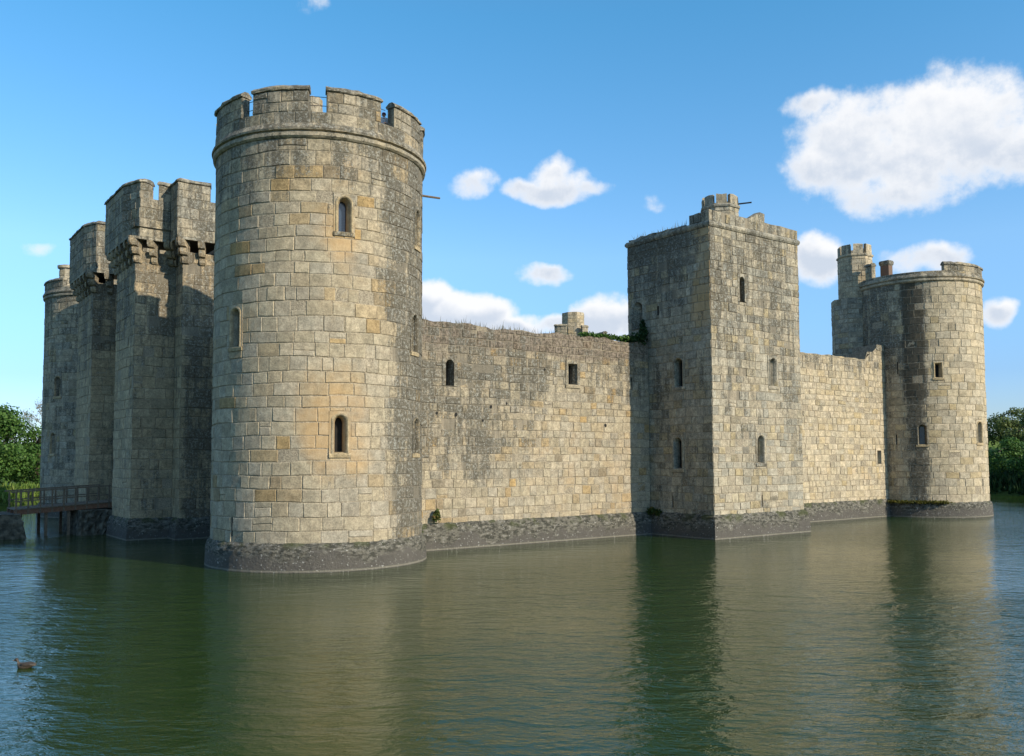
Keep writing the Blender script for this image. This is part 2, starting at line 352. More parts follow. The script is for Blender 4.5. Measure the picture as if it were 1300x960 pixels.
def masonry(mb, M, s0, s1, z0, z1, openings=(), seed=0, ch=(.42, .60), bl=(.45, 1.05), wear=None, top=None, gap=.007, rough=1.0, zseed=None, depth=.035, hue=None):
    depth = min(depth, .024)
    rnd = random.Random(seed); rz = random.Random(zseed if zseed is not None else seed)
    zs = courses(z0, z1, rz, ch)
    wear = wear or (lambda s, z: (0, 0, 0))
    ph1 = rnd.uniform(0, 6)
    M0 = M
    def wob(s, z): return (.020*math.sin(s*.9 + z*2.1 + ph1*.0) + .014*math.sin(s*2.3 - z*1.3)) * min(1, max(0, (z-z0)*2)) * min(1, max(0, (z1-z)*2))
    def M(s, z, d): return M0(s, z + wob(s, z), d)
    M.curved = M0.curved
    def emit(a, b, c, e, lv=0):
        if lv == 0 and b - a > .3 and e - c > .3 and rnd.random() < .03:
            m = c + (e-c)*rnd.uniform(.35, .65); emit(a, b, c, m, 1); emit(a, b, m, e, 1); return
        if b - a < .09 or e - c < .07: return
        if top and c > top((a+b)/2) - .04: return
        r = rnd.random(); blk = (r if hue is None else hue(rnd), rnd.random(), 0.0)
        g = gap * rnd.choice((.4, .7, 1.0, 1.3, 2.0))
        a += g; b -= g; c += g; e -= g
        nx = max(1, min(4, int((b-a)/.3))); nz = 1 if e-c < .3 else 2
        dj = rnd.uniform(-.012, .014) * rough
        if rnd.random() < .08: dj -= .022 * rough
        ins = min(.028, (b-a)*.2, (e-c)*.2)
        zt = (lambda s, z: min(z, top(s))) if top else (lambda s, z: z)
        idx = {}
        for i in range(nx+1):
            for j in range(nz+1):
                s = a + ins + (b-a-2*ins)*i/nx; z = c + ins + (e-c-2*ins)*j/nz
                edge = (i in (0, nx)) or (j in (0, nz))
                jit = (.013 if rnd.random() < .85 else .03) if edge else 0
                s2 = s + rnd.uniform(-jit, jit); z2 = z + rnd.uniform(-jit, jit)
                z2 = zt(s2, z2)
                idx[i, j] = mb.vert(M(s2, z2, dj + rnd.uniform(-.006, .006)*rough), blk, wear(s2, z2))
        for i in range(nx):
            for j in range(nz): mb.face(idx[i, j], idx[i+1, j], idx[i+1, j+1], idx[i, j+1])
        ring = [(i, 0) for i in range(nx)] + [(nx, j) for j in range(nz)] + [(i, nz) for i in range(nx, 0, -1)] + [(0, j) for j in range(nz, 0, -1)]
        ob = []
        for (i, j) in ring:
            s = a + (b-a)*i/nx; z = zt(s, c + (e-c)*j/nz)
            ob.append(mb.vert(M(s, z, -depth - .004), (blk[0], blk[1], .30), wear(s, z)))
        k = len(ring)
        for q in range(k):
            mb.face(idx[ring[q]], ob[q], ob[(q+1) % k], idx[ring[(q+1) % k]])
    for ci in range(len(zs)-1):
        c, e = zs[ci], zs[ci+1]
        s = s0 - rnd.uniform(0, .0); first = True
        row = []
        f = rnd.uniform(.8, 1.25)
        while s < s1 - 1e-6:
            L = rnd.uniform(*bl) * f
            if first: L *= rnd.choice((.6, 1.0)); first = False
            n = s + L
            if s1 - n < bl[0]*.6: n = s1
            n = min(n, s1)
            row.append((s, n, c, e)); s = n
        rects = row
        for (oa, ob_, oc, oe) in openings:
            if oc >= e or oe <= c: continue
            out = []
            for (a, b, cc, ee) in rects:
                if oa >= b or ob_ <= a or oc >= ee or oe <= cc: out.append((a, b, cc, ee)); continue
                if a < oa: out.append((a, oa, cc, ee))
                if b > ob_: out.append((ob_, b, cc, ee))
                x0, x1 = max(a, oa), min(b, ob_)
                if cc < oc: out.append((x0, x1, cc, oc))
                if ee > oe: out.append((x0, x1, oe, ee))
            rects = out
        for r in rects: emit(*r)
    # bed of mortar behind the blocks
    step = .35 if M.curved else .9
    ss = set([s0, s1]); k = s0
    while k < s1: ss.add(k); k += step
    zz = set([z0, z1]); k = z0
    while k < z1: zz.add(k); k += 1.2
    for o in openings:
        for q in (o[0], o[1]):
            if s0 < q < s1: ss.add(q)
        for q in (o[2], o[3]):
            if z0 < q < z1: zz.add(q)
    def cl(x):
        x = sorted(x); r = [x[0]]
        for q in x[1:]:
            if q - r[-1] > 1e-4: r.append(q)
        return r
    ss = cl(ss); zz = cl(zz); vid = {}
    for i, s in enumerate(ss):
        for j, z in enumerate(zz):
            zc = min(z, top(s)) if top else z
            vid[i, j] = mb.vert(M(s, zc, -depth), (.4, .5, 1.0), wear(s, zc))
    for i in range(len(ss)-1):
        for j in range(len(zz)-1):
            sm, zm = (ss[i]+ss[i+1])/2, (zz[j]+zz[j+1])/2
            if any(o[0] < sm < o[1] and o[2] < zm < o[3] for o in openings): continue
            mb.face(vid[i, j], vid[i+1, j], vid[i+1, j+1], vid[i, j+1])

def seg_range(M, s0, s1, step):
    out = [s0]; k = s0
    n = max(1, int(math.ceil((s1-s0)/step)))
    out = [s0 + (s1-s0)*i/n for i in range(n+1)]
    if M.breaks:
        out += [b for b in M.breaks if s0 < b < s1]
        out = sorted(out)
    r = [out[0]]
    for q in out[1:]:
        if q - r[-1] > 1e-4: r.append(q)
    return r
def extrude(mb, M, s0, s1, prof, step=.4, caps=True, closed=True, wear=None, rnd=None, jit=0.0, blocklen=None):
    """sweep a closed (d,z) profile along the map"""
    rnd = rnd or random.Random(int(abs(s0*97+s1*31)) + len(prof))
    S = seg_range(M, s0, s1, step); n = len(prof)
    wear = wear or (lambda s, z: (0, 0, 0))
    rows = []; blk = (rnd.random()*.8, rnd.random(), 0); nxt = s0
    for s in S:
        if s >= nxt: blk = (rnd.random()*.8, rnd.random(), 0); nxt = s + (blocklen or 1.0)*rnd.uniform(.7, 1.3)
        jj = rnd.uniform(-jit, jit)
        rows.append([mb.vert(M(s, z + jj + rnd.uniform(-jit, jit)*.5, d + rnd.uniform(-jit, jit)), blk, wear(s, z)) for d, z in prof])
    m = n if closed else n-1
    for a, b in zip(rows, rows[1:]):
        for k in range(m): mb.face(a[k], b[k], b[(k+1) % n], a[(k+1) % n])
    if caps and closed:
        mb.f.append(tuple(rows[0])); mb.f.append(tuple(reversed(rows[-1])))

def arch_outline(w, h, kind, n=7):
    """points (x,z) from bottom left, up over the arch, to bottom right"""
    hw = w/2
    if kind == 'square': return [(-hw, 0), (-hw, h*.5), (-hw, h), (0, h), (hw, h), (hw, h*.5), (hw, 0)]
    pts = [(-hw, 0), (-hw, (h-hw*1.2)*.5)]
    rise = hw*1.25 if kind == 'point' else hw
    sp_ = h - rise
    for i in range(n+1):
        a = i/n
        if kind == 'point': x = -hw + hw*(1-math.cos(a*math.pi/2))*1.0; z = sp_ + rise*math.sin(a*math.pi/2)**.9
        else: x = -hw*math.cos(a*math.pi/2); z = sp_ + rise*math.sin(a*math.pi/2)
        pts.append((x, z))
    r = [(-x, z) for x, z in reversed(pts[:-1])]
    return pts + r

def window(parent, M, s, z0, z1, w, kind='round', fr=.17, mat=None, glass=None, depth=.45, sill=True, wear=(0, 0, 0), label=None, name='window', hood=True, bar=False, plate=None):
    """a dressed stone surround with splayed reveal, pane and sill; returns the rectangle it needs cut from the wall"""
    h = z1 - z0; rnd = random.Random(int(s*100+z0*10))
    o = arch_outline(w, h, kind)
    top_ = h + fr; L = -w/2 - fr; Rr = w/2 + fr
    outer = []
    for x, z in o:
        k = max(abs(x)/(w/2), 0)
        # push radially to the rectangle
        cz = h*.45; dx, dz = x, z - cz
        if z <= h - w/2*1.3: outer.append((L if x < 0 else Rr, z))
        else:
            zz_ = h - w/2*1.3
            sc = min((Rr/abs(x)) if abs(x) > 1e-6 else 1e9, (top_-zz_)/max(z-zz_, 1e-6))
            outer.append((x*sc, zz_ + (z-zz_)*sc))
    mb = MB()
    def blk(i): 
        random.seed(i*13 + int(s*50)); return (random.random(), random.random(), 0)
    rings = [[(x, z, .018) for x, z in outer], [(x*1.04, z*1.0 + (0.01 if z > 0 else 0), .018) for x, z in o]]
    rings += [[(x, z, -.05) for x, z in o], [(x*.70, z*.96, -.26) for x, z in o], [(x*.70, z*.96, -depth) for x, z in o]]
    V = []
    wf = wear if callable(wear) else (lambda a_, b_: wear)
    for ri, rg in enumerate(rings):
        V.append([mb.vert(M(s + x, z0 + z, d), (blk(i//2)[0]*.85, blk(i//2)[1], 0), wf(s + x, z0 + z)) for i, (x, z, d) in enumerate(rg)])
    # outer side faces back into the wall
    back = [mb.vert(M(s + x, z0 + z, -.06), (.4, .5, .6), wf(s + x, z0 + z)) for x, z in outer]
    V.insert(0, back)
    for a, b in zip(V, V[1:]):
        for i in range(len(a)-1): mb.face(a[i], a[i+1], b[i+1], b[i])
        mb.face(a[-1], a[0], b[0], b[-1])
    wo_ = mb.build(name, plate or mat or M_OCHRE, parent, recalc=True)
    if label: wo_['label'] = label
    if hood:
        hb = MB(); HV = []
        t_ = .085
        def outl(k, d): return [hb.vert(M(s + x*(w/2+k)/(w/2), z0 + z + (k if z > h - w*.7 else 0)*min(1, max(0, (z-(h-w*.7))/(w*.35))), d), (blk(i//3)[0], blk(i//3)[1], 0), (.10 + .75*max(0, wf(s, z0+z)[0]), 0, .25)) for i, (x, z) in enumerate(o)]
        HV = [outl(t_, .0), outl(t_, .045), outl(t_*.45, .05), outl(.0, .01), outl(-.03, -.08)]
        for a, b in zip(HV, HV[1:]):
            for i in range(len(a)-1): hb.face(a[i], a[i+1], b[i+1], b[i])
        hb.build('arch_moulding', mat or M_OCHRE, wo_, recalc=True)
    pb = MB()
    pv = [pb.vert(M(s + x*.72, z0 + z*.97, -depth+.01)) for x, z in o]
    pb.f.append(tuple(pv)); pb.build('pane' if glass else 'opening', glass or M_VOID, wo_)
    if bar:
        bb = MB(); extrude(bb, M, s-.012, s+.012, [(-depth+.05, z0), (-depth+.08, z0), (-depth+.08, z1), (-depth+.05, z1)]); bb.build('mullion', M_IRON, wo_)
    if sill:
        sb = MB(); extrude(sb, M, s-w/2-fr, s+w/2+fr, [(-.05, z0-.17), (.045, z0-.16), (.055, z0-.04), (.02, z0+.01), (-.2, z0+.06)], step=.2, wear=lambda a, b: (.35, 0, 0))
        sb.build('sill', mat or M_OCHRE, wo_)
    return (s - w/2 - fr + .02, s + w/2 + fr - .02, z0 - .15 if sill else z0, z1 + fr - .02)

def loop_slit(parent, M, s, z0, z1, w=.07, mat=None, name='arrow_loop'):
    mb = MB(); d0 = -.03
    pr = [(s-w/2, z0), (s+w/2, z0), (s+w/2, z1), (s-w/2, z1)]
    a = [mb.vert(M(x, z, -.03)) for x, z in pr]; b = [mb.vert(M(x, z, -.4)) for x, z in pr]
    for i in range(4): mb.face(a[i], a[(i+1) % 4], b[(i+1) % 4], b[i])
    mb.f.append(tuple(b)); mb.build(name, M_VOID, parent)
    return (s-w/2, s+w/2, z0, z1)

def plinth(parent, M, s0, s1, H=1.12, out=.22, seed=1, closed_caps=False, mat=None):
    """battered footing standing in the water"""
    rnd = random.Random(seed); mb = MB()
    prof = [(out+.03, -1.2), (out+.02, -.1), (out+.01, .08), (out, .3), (out-.01, .55), (out-.02, .78), (out-.05, .86), (out*.55, H*.9), (.0, H), (-.08, H+.01)]
    S = seg_range(M, s0, s1, .22); rows = []
    brk = M.breaks or []
    for s in S:
        corner = any(abs(s-b) < 1e-3 for b in brk)
        r = []
        for k, (d, z) in enumerate(prof):
            j = 0 if k < 1 or k > 8 else .022
            r.append(mb.vert(M(s, z + rnd.uniform(-j, j), d + rnd.uniform(-j, j)*(1.2 if k > 4 else .5))))
        rows.append(r)
    for a, b in zip(rows, rows[1:]):
        for k in range(len(prof)-1): mb.face(a[k], b[k], b[k+1], a[k+1])
    return mb.build('plinth', mat or M_PLINTH, parent, smooth=False)

def coping_prof(z, th, over=.07, h=.24):
    return [(over-.02, z), (over, z+.03), (over, z+.10), (-.10, z+h), (-th+.10, z+h), (-th-over, z+.10), (-th-over, z+.03), (-th-over+.02, z)]
def merlon(parent, M, s0, s1, z0, z1, mat, th=.5, seed=0, wear=None, cope=True, copemat=None, zseed=3):
    mb = MB(); wear = wear or (lambda s, z: (.35, 0, 0))
    br = [s0] + [b for b in (M.breaks or []) if s0 + .05 < b < s1 - .05] + [s1]
    zc = z1 - (.24 if cope else 0)
    for i, (a, b) in enumerate(zip(br, br[1:])):
        masonry(mb, M, a, b, z0, zc, seed=seed*7+i, zseed=zseed, wear=wear, bl=(.4, .95), ch=(.36, .48), depth=.03)
    extrude(mb, M, s0+.002, s1-.002, [(-.034, z0), (-.034, zc), (-th, zc), (-th, z0)], wear=wear)
    o = mb.build('merlon', mat, parent)
    if cope:
        cbm = MB(); extrude(cbm, M, s0-.04, s1+.04, coping_prof(zc, th), step=.3, wear=lambda s, z: (.62, 0, 0), jit=.024, rnd=random.Random(seed), blocklen=.9)
        cbm.build('coping', copemat or mat, o)
    return o

def string_course(parent, M, s0, s1, z, mat, wear=None, scale=1.0, weather=True):
    mb = MB(); k = scale
    pr = [(-.06, z-.02), (.05*k, z+.01), (.13*k, z+.08*k), (.14*k, z+.20*k), (.06*k, z+.25*k), (.05*k, z+.29*k), (.17*k, z+.31*k), (.19*k, z+.38*k)]
    pr += [(.07*k, z+.60*k), (-.3, z+.61*k)] if weather else [(.03, z+.45*k), (-.3, z+.45*k)]
    extrude(mb, M, s0, s1, pr, step=.3, wear=wear or (lambda s, zz: (.25, 0, 0)), jit=.008, rnd=random.Random(5), blocklen=1.0, caps=not M.curved)
    return mb.build('string_course', mat, parent)

def disc(parent, u, t, R, z, mat, name='roof', n=40):
    mb = MB(); c = mb.vert(G(u, t, z+.25)); r = [mb.vert(G(u+R*math.cos(i*2*math.pi/n), t+R*math.sin(i*2*math.pi/n), z)) for i in range(n)]
    for i in range(n): mb.face(c, r[i], r[(i+1) % n])
    return mb.build(name, mat, parent)
def flat_roof(parent, pts, z, mat, name='roof'):
    mb = MB(); mb.poly([G(u, t, z) for u, t in pts]); return mb.build(name, mat, parent)
def tube(mb, pts, rad, n=6, blk=(.4, .5, 0)):
    pts = [Vector(p) for p in pts]; rads = rad if isinstance(rad, (list, tuple)) else [rad]*len(pts); rows = []
    for i, p in enumerate(pts):
        d = (pts[min(i+1, len(pts)-1)] - pts[max(i-1, 0)]).normalized()
        a = d.orthogonal().normalized() if abs(d.z) > .9 else d.cross(Vector((0, 0, 1))).normalized(); b = d.cross(a)
        rows.append([mb.vert(tuple(p + (a*math.cos(k*2*math.pi/n) + b*math.sin(k*2*math.pi/n))*rads[i]), blk) for k in range(n)])
    for r0, r1 in zip(rows, rows[1:]):
        for k in range(n): mb.face(r0[k], r0[(k+1) % n], r1[(k+1) % n], r1[k])
    mb.f.append(tuple(reversed(rows[0]))); mb.f.append(tuple(rows[-1]))
def sstep(x, a, b):
    x = min(1, max(0, (x-a)/(b-a))); return x*x*(3-2*x)

# ================================================================== SETTING
MU0, MU1, MT0, MT1 = -26.0, 88.5, -33.5, 66.0     # the moat rectangle in castle coordinates
def ground_h(u, t):
    x = max(MU0-u, u-MU1, MT0-t, t-MT1)
    if x < 0: return max(-1.6, x*.8 - .1)
    h = 1.0*sstep(x, 0, 2.0)
    if t < MT0 or u < MU0: h += 1.7*sstep(x, .5, 5)
    if t > MT1: h += .5*sstep(x, 2, 8) + 3*sstep(x, 30, 120)
    if u > MU1: h += 5.0*sstep(x, 6, 60)
    return h + .15*math.sin(u*.21)*math.cos(t*.17)*sstep(x, 1, 6) + 14*sstep(x, 200, 900)
def axis(a, b, far):
    fine = [a-8+i*1.0 for i in range(int((b-a)+17))]
    fine = [x for i, x in enumerate(fine) if x < a+6 or x > b-6 or i % 8 == 0]
    out = [-far, -far*.5, -far*.25, a-120, a-80, a-55, a-38, a-26, a-18, a-12] + fine + [b+12, b+18, b+26, b+38, b+55, b+80, b+120, far*.25, far*.5, far]
    return sorted(set(round(x, 3) for x in out))
gu, gt = axis(MU0, MU1, 2500), axis(MT0, MT1, 2500)
mb = MB(); gid = {}
for i, u in enumerate(gu):
    for j, t in enumerate(gt): gid[i, j] = mb.vert(G(u, t, ground_h(u, t)))
for i in range(len(gu)-1):
    for j in range(len(gt)-1): mb.face(gid[i, j], gid[i+1, j], gid[i+1, j+1], gid[i, j+1])
structure(mb.build('ground', ground_mat(), smooth=True, recalc=False))
mb = MB()
mb.poly([G(MU0-1.5, MT0-1.5, 0), G(MU0-1.5, MT1+1.5, 0), G(MU1+1.5, MT1+1.5, 0), G(MU1+1.5, MT0-1.5, 0)])
wat = mb.build('water', water_mat(), recalc=False); structure(wat)
if wat.data.polygons[0].normal.z < 0: wat.data.flip_normals()

# ================================================================== NEAR ROUND TOWER (north-west)
GRP_T = 'round corner towers of the castle'
def bump1(x, c, r): return max(0.0, 1 - ((x-c)/r)**2)
def round_tower(name, label, u0, t0, wear, merl, mat, wins, seed, parz=18.25, full=True, S0=None, S1=None, ztop=17.2, base_label=None, loops=(), group=GRP_T, merz=19.36):
    R = 4.5; M = cyl_map(u0, t0, R)
    T = thing(name, label, 'tower', G(u0, t0, 0), group)
    ops = []
    for (ph, z0, z1, ww, kind, glass, lab) in wins:
        ops.append(window(T, M, R_(ph)*R, z0, z1, ww, kind, mat=M_OCHRE, plate=mat, wear=wear, glass=M_GLASS if glass == 'glass' else None, label=lab))
    for (ph, z0, z1) in loops: ops.append(loop_slit(T, M, R_(ph)*R, z0, z1))
    mb = MB(); a0, a1 = R_(-180)*R, R_(180)*R
    masonry(mb, M, a0, a1, 1.05, ztop, ops, seed=seed, wear=wear, ch=(.44, .60), bl=(.5, 1.1))
    mb.build('tower_wall', mat, T)
    plinth(T, M, a0, a1, seed=seed, H=1.12, out=.20)
    string_course(T, M, a0, a1, ztop-.02, mat, wear=lambda s, z: (.34 if z < ztop+.3 else .72, 0, 0))
    M2 = cyl_map(u0, t0, R+.04)
    mb = MB(); k = (R+.04)
    masonry(mb, M2, -math.pi*k, math.pi*k, ztop+.52, parz, seed=seed+1, wear=lambda s, z: (.70 + .25*math.sin(s*1.9), 0, .2), ch=(.34, .5), depth=.03)
    extrude(mb, M2, -math.pi*k, math.pi*k, [(-.034, ztop+.4), (-.034, parz-.01), (-.45, parz-.01), (-.45, ztop+.1)], caps=False, wear=lambda s, z: (.5, 0, 0))
    mb.build('parapet', mat, T)
    for i, (a, b, *zz) in enumerate(merl):
        merlon(T, M2, R_(a)*k, R_(b)*k, parz, zz[0] if zz else merz, mat, th=.4, seed=seed*10+i, wear=lambda s, z: (.68 + .2*math.sin(s*2.3), 0, .15))
    disc(T, u0, t0, R-.3, 17.46, M_LEAD)
    return T, M

def wear_near(s, z):
    ph = math.degrees(s/4.5)
    ph = ph if ph < 180 else ph-360
    d = 1.0*sstep(ph, 6 + 6*math.sin(z*.9) - 3*math.sin(z*2.3) - 8*sstep(z, 8, 14), 22) * (1 if z > 1.5 else .8)
    d += .55*sstep(z, 13.2, 16.4) * (1 - .4*bump1(ph, -30, 12))
    d += .12*sstep(ph, -80, -100)
    warm = .62*bump1(ph, -16, 26)*bump1(z, 5.6, 3.2)*.85 + .40*bump1(ph, -14, 20)*bump1(z, 13.5, 4) + .42*bump1(ph, -64, 14)*bump1(z, 9.6, 1.5)
    warm += .18
    if d < .1: d += -.12
    return (min(d, .92), 0, warm)
near, MN = round_tower('round_tower', 'large near round tower with pale buff blocks and heavy battlements, closest to the viewer', 0, 0, wear_near,
    [(-103, -69), (-61.5, -31), (-22, 7.5), (16.5, 44), (53, 84), (93, 123), (132, 162), (171, 201), (211, 241)], M_BUFF,
    [(-12.7, 13.45, 14.85, .52, 'round', 'glass', 'upper window with blue glass and ochre surround'), (-14.0, 4.6, 6.1, .52, 'round', 'void', 'lower window with dark opening and orange stained surround'),
     (-72.3, 8.9, 10.45, .52, 'round', 'void', None), (38.0, 8.95, 10.55, .52, 'round', 'void', None), (40.5, 4.6, 6.1, .52, 'round', 'void', None), (42.0, 13.6, 15.2, .52, 'round', 'void', None)],
    11, loops=[(-73.0, 1.35, 2.1)])
# iron safety rails across the crenels
rails = MB()
for a, b in [(-69, -61.5), (-31, -22), (7.5, 13.5), (44, 53)]:
    for z in (18.62, 18.98):
        pts = [MN(R_(a + (b-a)*i/4)*4.5, z, -.28) for i in range(5)]
        rb = MB(); tube(rb, pts, .013, 6); rb.build('guard_rail', M_IRON, near)
# wooden spout sticking out on the far side
mb = MB(); tube(mb, [G(4.2, .9, 17.32), G(6.45, .35, 17.25)], [.07, .05], 6); mb.build('waterspout', M_WOOD, near)
def oct_turret(parent, u, t, r, z0, z1, mat, seed, name='stair_turret', merl=True, n=8, ztopm=.75, rot=22.5):
    pts = [(u + r*math.cos(R_(rot - i*360/n)), t + r*math.sin(R_(rot - i*360/n))) for i in range(n)]
    # orientation: outward must be right of travel
    M = poly_map(pts, closed=True)
    tot = M.breaks[-1]
    c = Vector((u, t)); 
    p = Vector(G(u, t, 0)); q = Vector(M(M.breaks[1]/2, 0, .5)); q0 = Vector(M(M.breaks[1]/2, 0, 0))
    if (q-p).length < (q0-p).length:
        pts = list(reversed(pts)); M = poly_map(pts, closed=True)
    mb = MB()
    zm = z1 - (ztopm if merl else 0)
    for i in range(n):
        masonry(mb, M, M.breaks[i], M.breaks[i+1], z0, zm, seed=seed+i, zseed=seed, wear=lambda s, z: (.25, 0, 0), ch=(.34, .5), bl=(.4, .8), depth=.03)
    mb.poly([M(M.breaks[i], zm-.02, -.03) for i in range(n)], (.5, .4, 0), (.5, 0, 0))
    o = mb.build(name, mat, parent)
    if merl:
        sb = MB(); extrude(sb, M, 0, tot, [(-.04, zm-.24), (.06, zm-.20), (.09, zm-.1), (.04, zm-.04), (-.04, zm-.03)], caps=False, wear=lambda s, z: (.3, 0, 0)); sb.build('string_course', mat, o)
        for i in range(n):
            a, b = M.breaks[i], M.breaks[i+1]; L = b - a
            mm = MB(); 
            extrude(mm, M, a + L*.14, b - L*.14 if i % 2 else b - L*.10, [(.0, zm-.03), (.0, z1-.05), (-.05, z1), (-.24, z1), (-.26, zm-.03)], step=.5, wear=lambda s, z: (.35, 0, 0), jit=.03, rnd=random.Random(seed+i))
            mm.build('merlon', mat, o)
    return o
oct_turret(near, .1, 1.35, .5, 17.4, 21.05, M_BUFF, 77, name='chimney', merl=False)

# ================================================================== FAR SOUTH-WEST ROUND TOWER
SWU = 49.836
def wear_shade_sw(s, z):  # front streak is stain; left flank has its self-shade painted in
    ph = math.degrees(s/4.5)
    d = 2.1*min(1, bump1(ph, -65, 10)*1.8)*(1 if z > 8.5 else .5) * (sstep(z, .5, 2)) + .3*bump1(ph, -60, 16)
    d += .62*bump1(ph, -95, 32)*sstep(z, 9.0, 11.5)*(1-.5*sstep(z, 13.6, 15.5))
    d += .45*sstep(-ph, 75, 90) + .22*sstep(z, 14, 16.5)
    return (d-.08, .15*sstep(-ph, 78, 95), .12)
sw, MS = round_tower('round_tower', 'far right round tower with a dark wet streak down its front and low broken parapet', SWU, 0, wear_shade_sw,
    [(-37, 26, 18.62), (-113, -104, 19.15)], M_HONEY,
    [(-45.0, 10.1, 11.15, .46, 'square', 'void', None), (-60.4, 5.25, 6.7, .52, 'round', 'glass', 'round headed window with pale blue glass'), (-1.5, 5.35, 6.9, .58, 'round', 'void', None)],
    23, parz=17.95, loops=[(1, 1.9, 2.75), (-83, 5.3, 6.0), (-80, 10.5, 11.4)])
oct_turret(sw, 46.5, 3.6, 1.5, 8.0, 16.7, M_GREY, 52, name='stair_turret_base', merl=False)
oct_turret(sw, 46.65, 3.25, 1.32, 16.4, 20.95, M_HONEY, 51)
mb = MB(); 
for a_, b_, z_ in ((-.27, .27, 19.6),):
    MQ = poly_map([(47.75+a_, .9), (47.75+b_, .9), (47.75+b_, 1.6), (47.75+a_, 1.6)], closed=True)
    extrude(mb, MQ, 0, MQ.breaks[-1], [(0, 17.2), (0, z_-.3), (-.26, z_-.3), (-.26, 17.2)], caps=False)
ch_ = mb.build('chimney', M_BRICK, sw, recalc=True)
mb = MB(); extrude(mb, MQ, 0, MQ.breaks[-1], [(.0, 19.2), (.06, 19.3), (.08, 19.5), (.02, 19.6), (-.26, 19.62), (-.26, 19.2)], caps=False, wear=lambda s, z: (.6, 0, 0)); mb.build('coping', M_GREY, ch_, recalc=True)
def bush(mb, c, r, n, size, rnd, up=.0):
    c = Vector(c)
    for _ in range(n):
        d = Vector((rnd.gauss(0, 1), rnd.gauss(0, 1), rnd.gauss(0, 1))); d.normalize(); d *= rnd.random()**.45
        p = c + Vector((d.x*r[0], d.y*r[1], d.z*r[2]))
        a = Vector((rnd.gauss(0, 1), rnd.gauss(0, 1), rnd.gauss(0, 1)+up)).normalized(); b = a.orthogonal().normalized()
        b.rotate(Matrix.Rotation(rnd.uniform(0, 6.28), 3, a)); s = size*rnd.uniform(.5, 1.4); l = a*s*(1+up); b = b*s*.45
        mb.poly([tuple(p - l*.5 - b*.3), tuple(p + b), tuple(p + l*.5), tuple(p - b)], (min(1, max(0, rnd.gauss(.45, .25))), rnd.random(), 0))

# ================================================================== NORTH-EAST AND SOUTH-EAST ROUND TOWERS
NET = 42.14
def wear_ne(s, z): return (.40 + .2*sstep(z, 15, 17), 0, 0)
ne, MNE = round_tower('round_tower', 'slim grey round tower at the far left, beyond the gatehouse', 0, NET, wear_ne,
    [(-103, -55, 18.7), (-25, 10, 18.7), (40, 80, 18.7), (140, 180, 18.7)], M_GREY,
    [(-59.5, 9.35, 10.9, .5, 'round', 'void', None), (-64, 4.9, 6.5, .5, 'round', 'void', None)], 37, parz=17.95)
oct_turret(ne, -3.15, NET-.6, .55, 17.2, 20.0, M_GREY, 91, name='chimney', merl=False)
mbx = MB(); MC = cyl_map(-3.15, NET-.6, .62); extrude(mbx, MC, -math.pi*.62, math.pi*.62, [(-.3, 19.7), (.04, 19.75), (.06, 19.95), (-.3, 20.05)], caps=False, step=.2, wear=lambda s, z: (.3, 0, 0)); mbx.build('chimney_cap', M_GREY, ne)
for z in (18.25, 18.6):
    rb = MB(); tube(rb, [MNE(R_(a)*4.5, z, -.28) for a in (-55, -48, -41, -33, -25)], .02, 5); rb.build('guard_rail', M_IRON, ne)
se, MSE = round_tower('round_tower', 'distant sunlit round tower whose turret shows above the curtain wall', SWU, 42.14, lambda s, z: (.05, 0, .1),
    [(-60, -42, 19.3), (-20, -11, 19.2), (60, 90, 19.2)], M_HONEY, [], 41, parz=17.95)
oct_turret(se, 48.6, 39.8, 1.32, 17.0, 20.75, M_HONEY, 61, merl=False)

# ================================================================== CURTAIN WALLS
def wall_top_a(s):   # ragged top of the near west wall; s measured from u=4
    rn = math.sin(s*2.1)*.05 + math.sin(s*5.3+1)*.04 + math.sin(s*11.7)*.03 + math.sin(s*.7)*.05
    return 11.05 + rn
def curtain(name, label, pts, ztop, wear, mat, seed, wins=(), top=None, loops=(), extra=None, thick=2.0, holes=()):
    M = poly_map(pts); L = M.breaks[-1]
    T = thing(name, label, 'wall', G(*pts[0], 0))
    ops = []
    for (s, z0, z1, ww, kind, hood, dp) in wins:
        ops.append(window(T, M, s, z0, z1, ww, kind, mat=mat, fr=.2, hood=False, sill=hood, depth=.5, wear=wear))
    for (s, z0, z1) in loops: ops.append(loop_slit(T, M, s, z0, z1))
    mb = MB()
    for k in range(len(M.breaks)-1):
        masonry(mb, M, M.breaks[k], M.breaks[k+1], 1.1, ztop, ops, seed=seed+k, wear=wear, ch=(.34, .52), bl=(.34, .80), top=top, rough=1.1, gap=.008)
    t2 = top or (lambda s: ztop)
    S = seg_range(M, 0, L, .3 if L > 16.85 or L < 16.8 else .05)
    rows = [[mb.vert(M(s, t2(s)-.03, -.034), (.4, .4, .3), (.5, .6, 0)), mb.vert(M(s, t2(s)+.04*math.sin(s*3), -.6), (.4, .4, .3), (.5, .6, 0)), mb.vert(M(s, t2(s)-.1, -thick), (.4, .5, 0), (.5, .5, 0)), mb.vert(M(s, 0, -thick), (.4, .5, 0), (.3, 0, 0))] for s in S]
    for a, b in zip(rows, rows[1:]):
        for k in range(3): mb.face(a[k], b[k], b[k+1], a[k+1])
    mb.build('wall_face', mat, T)
    plinth(T, M, 0, L, seed=seed, H=1.3, out=.25)
    return T, M

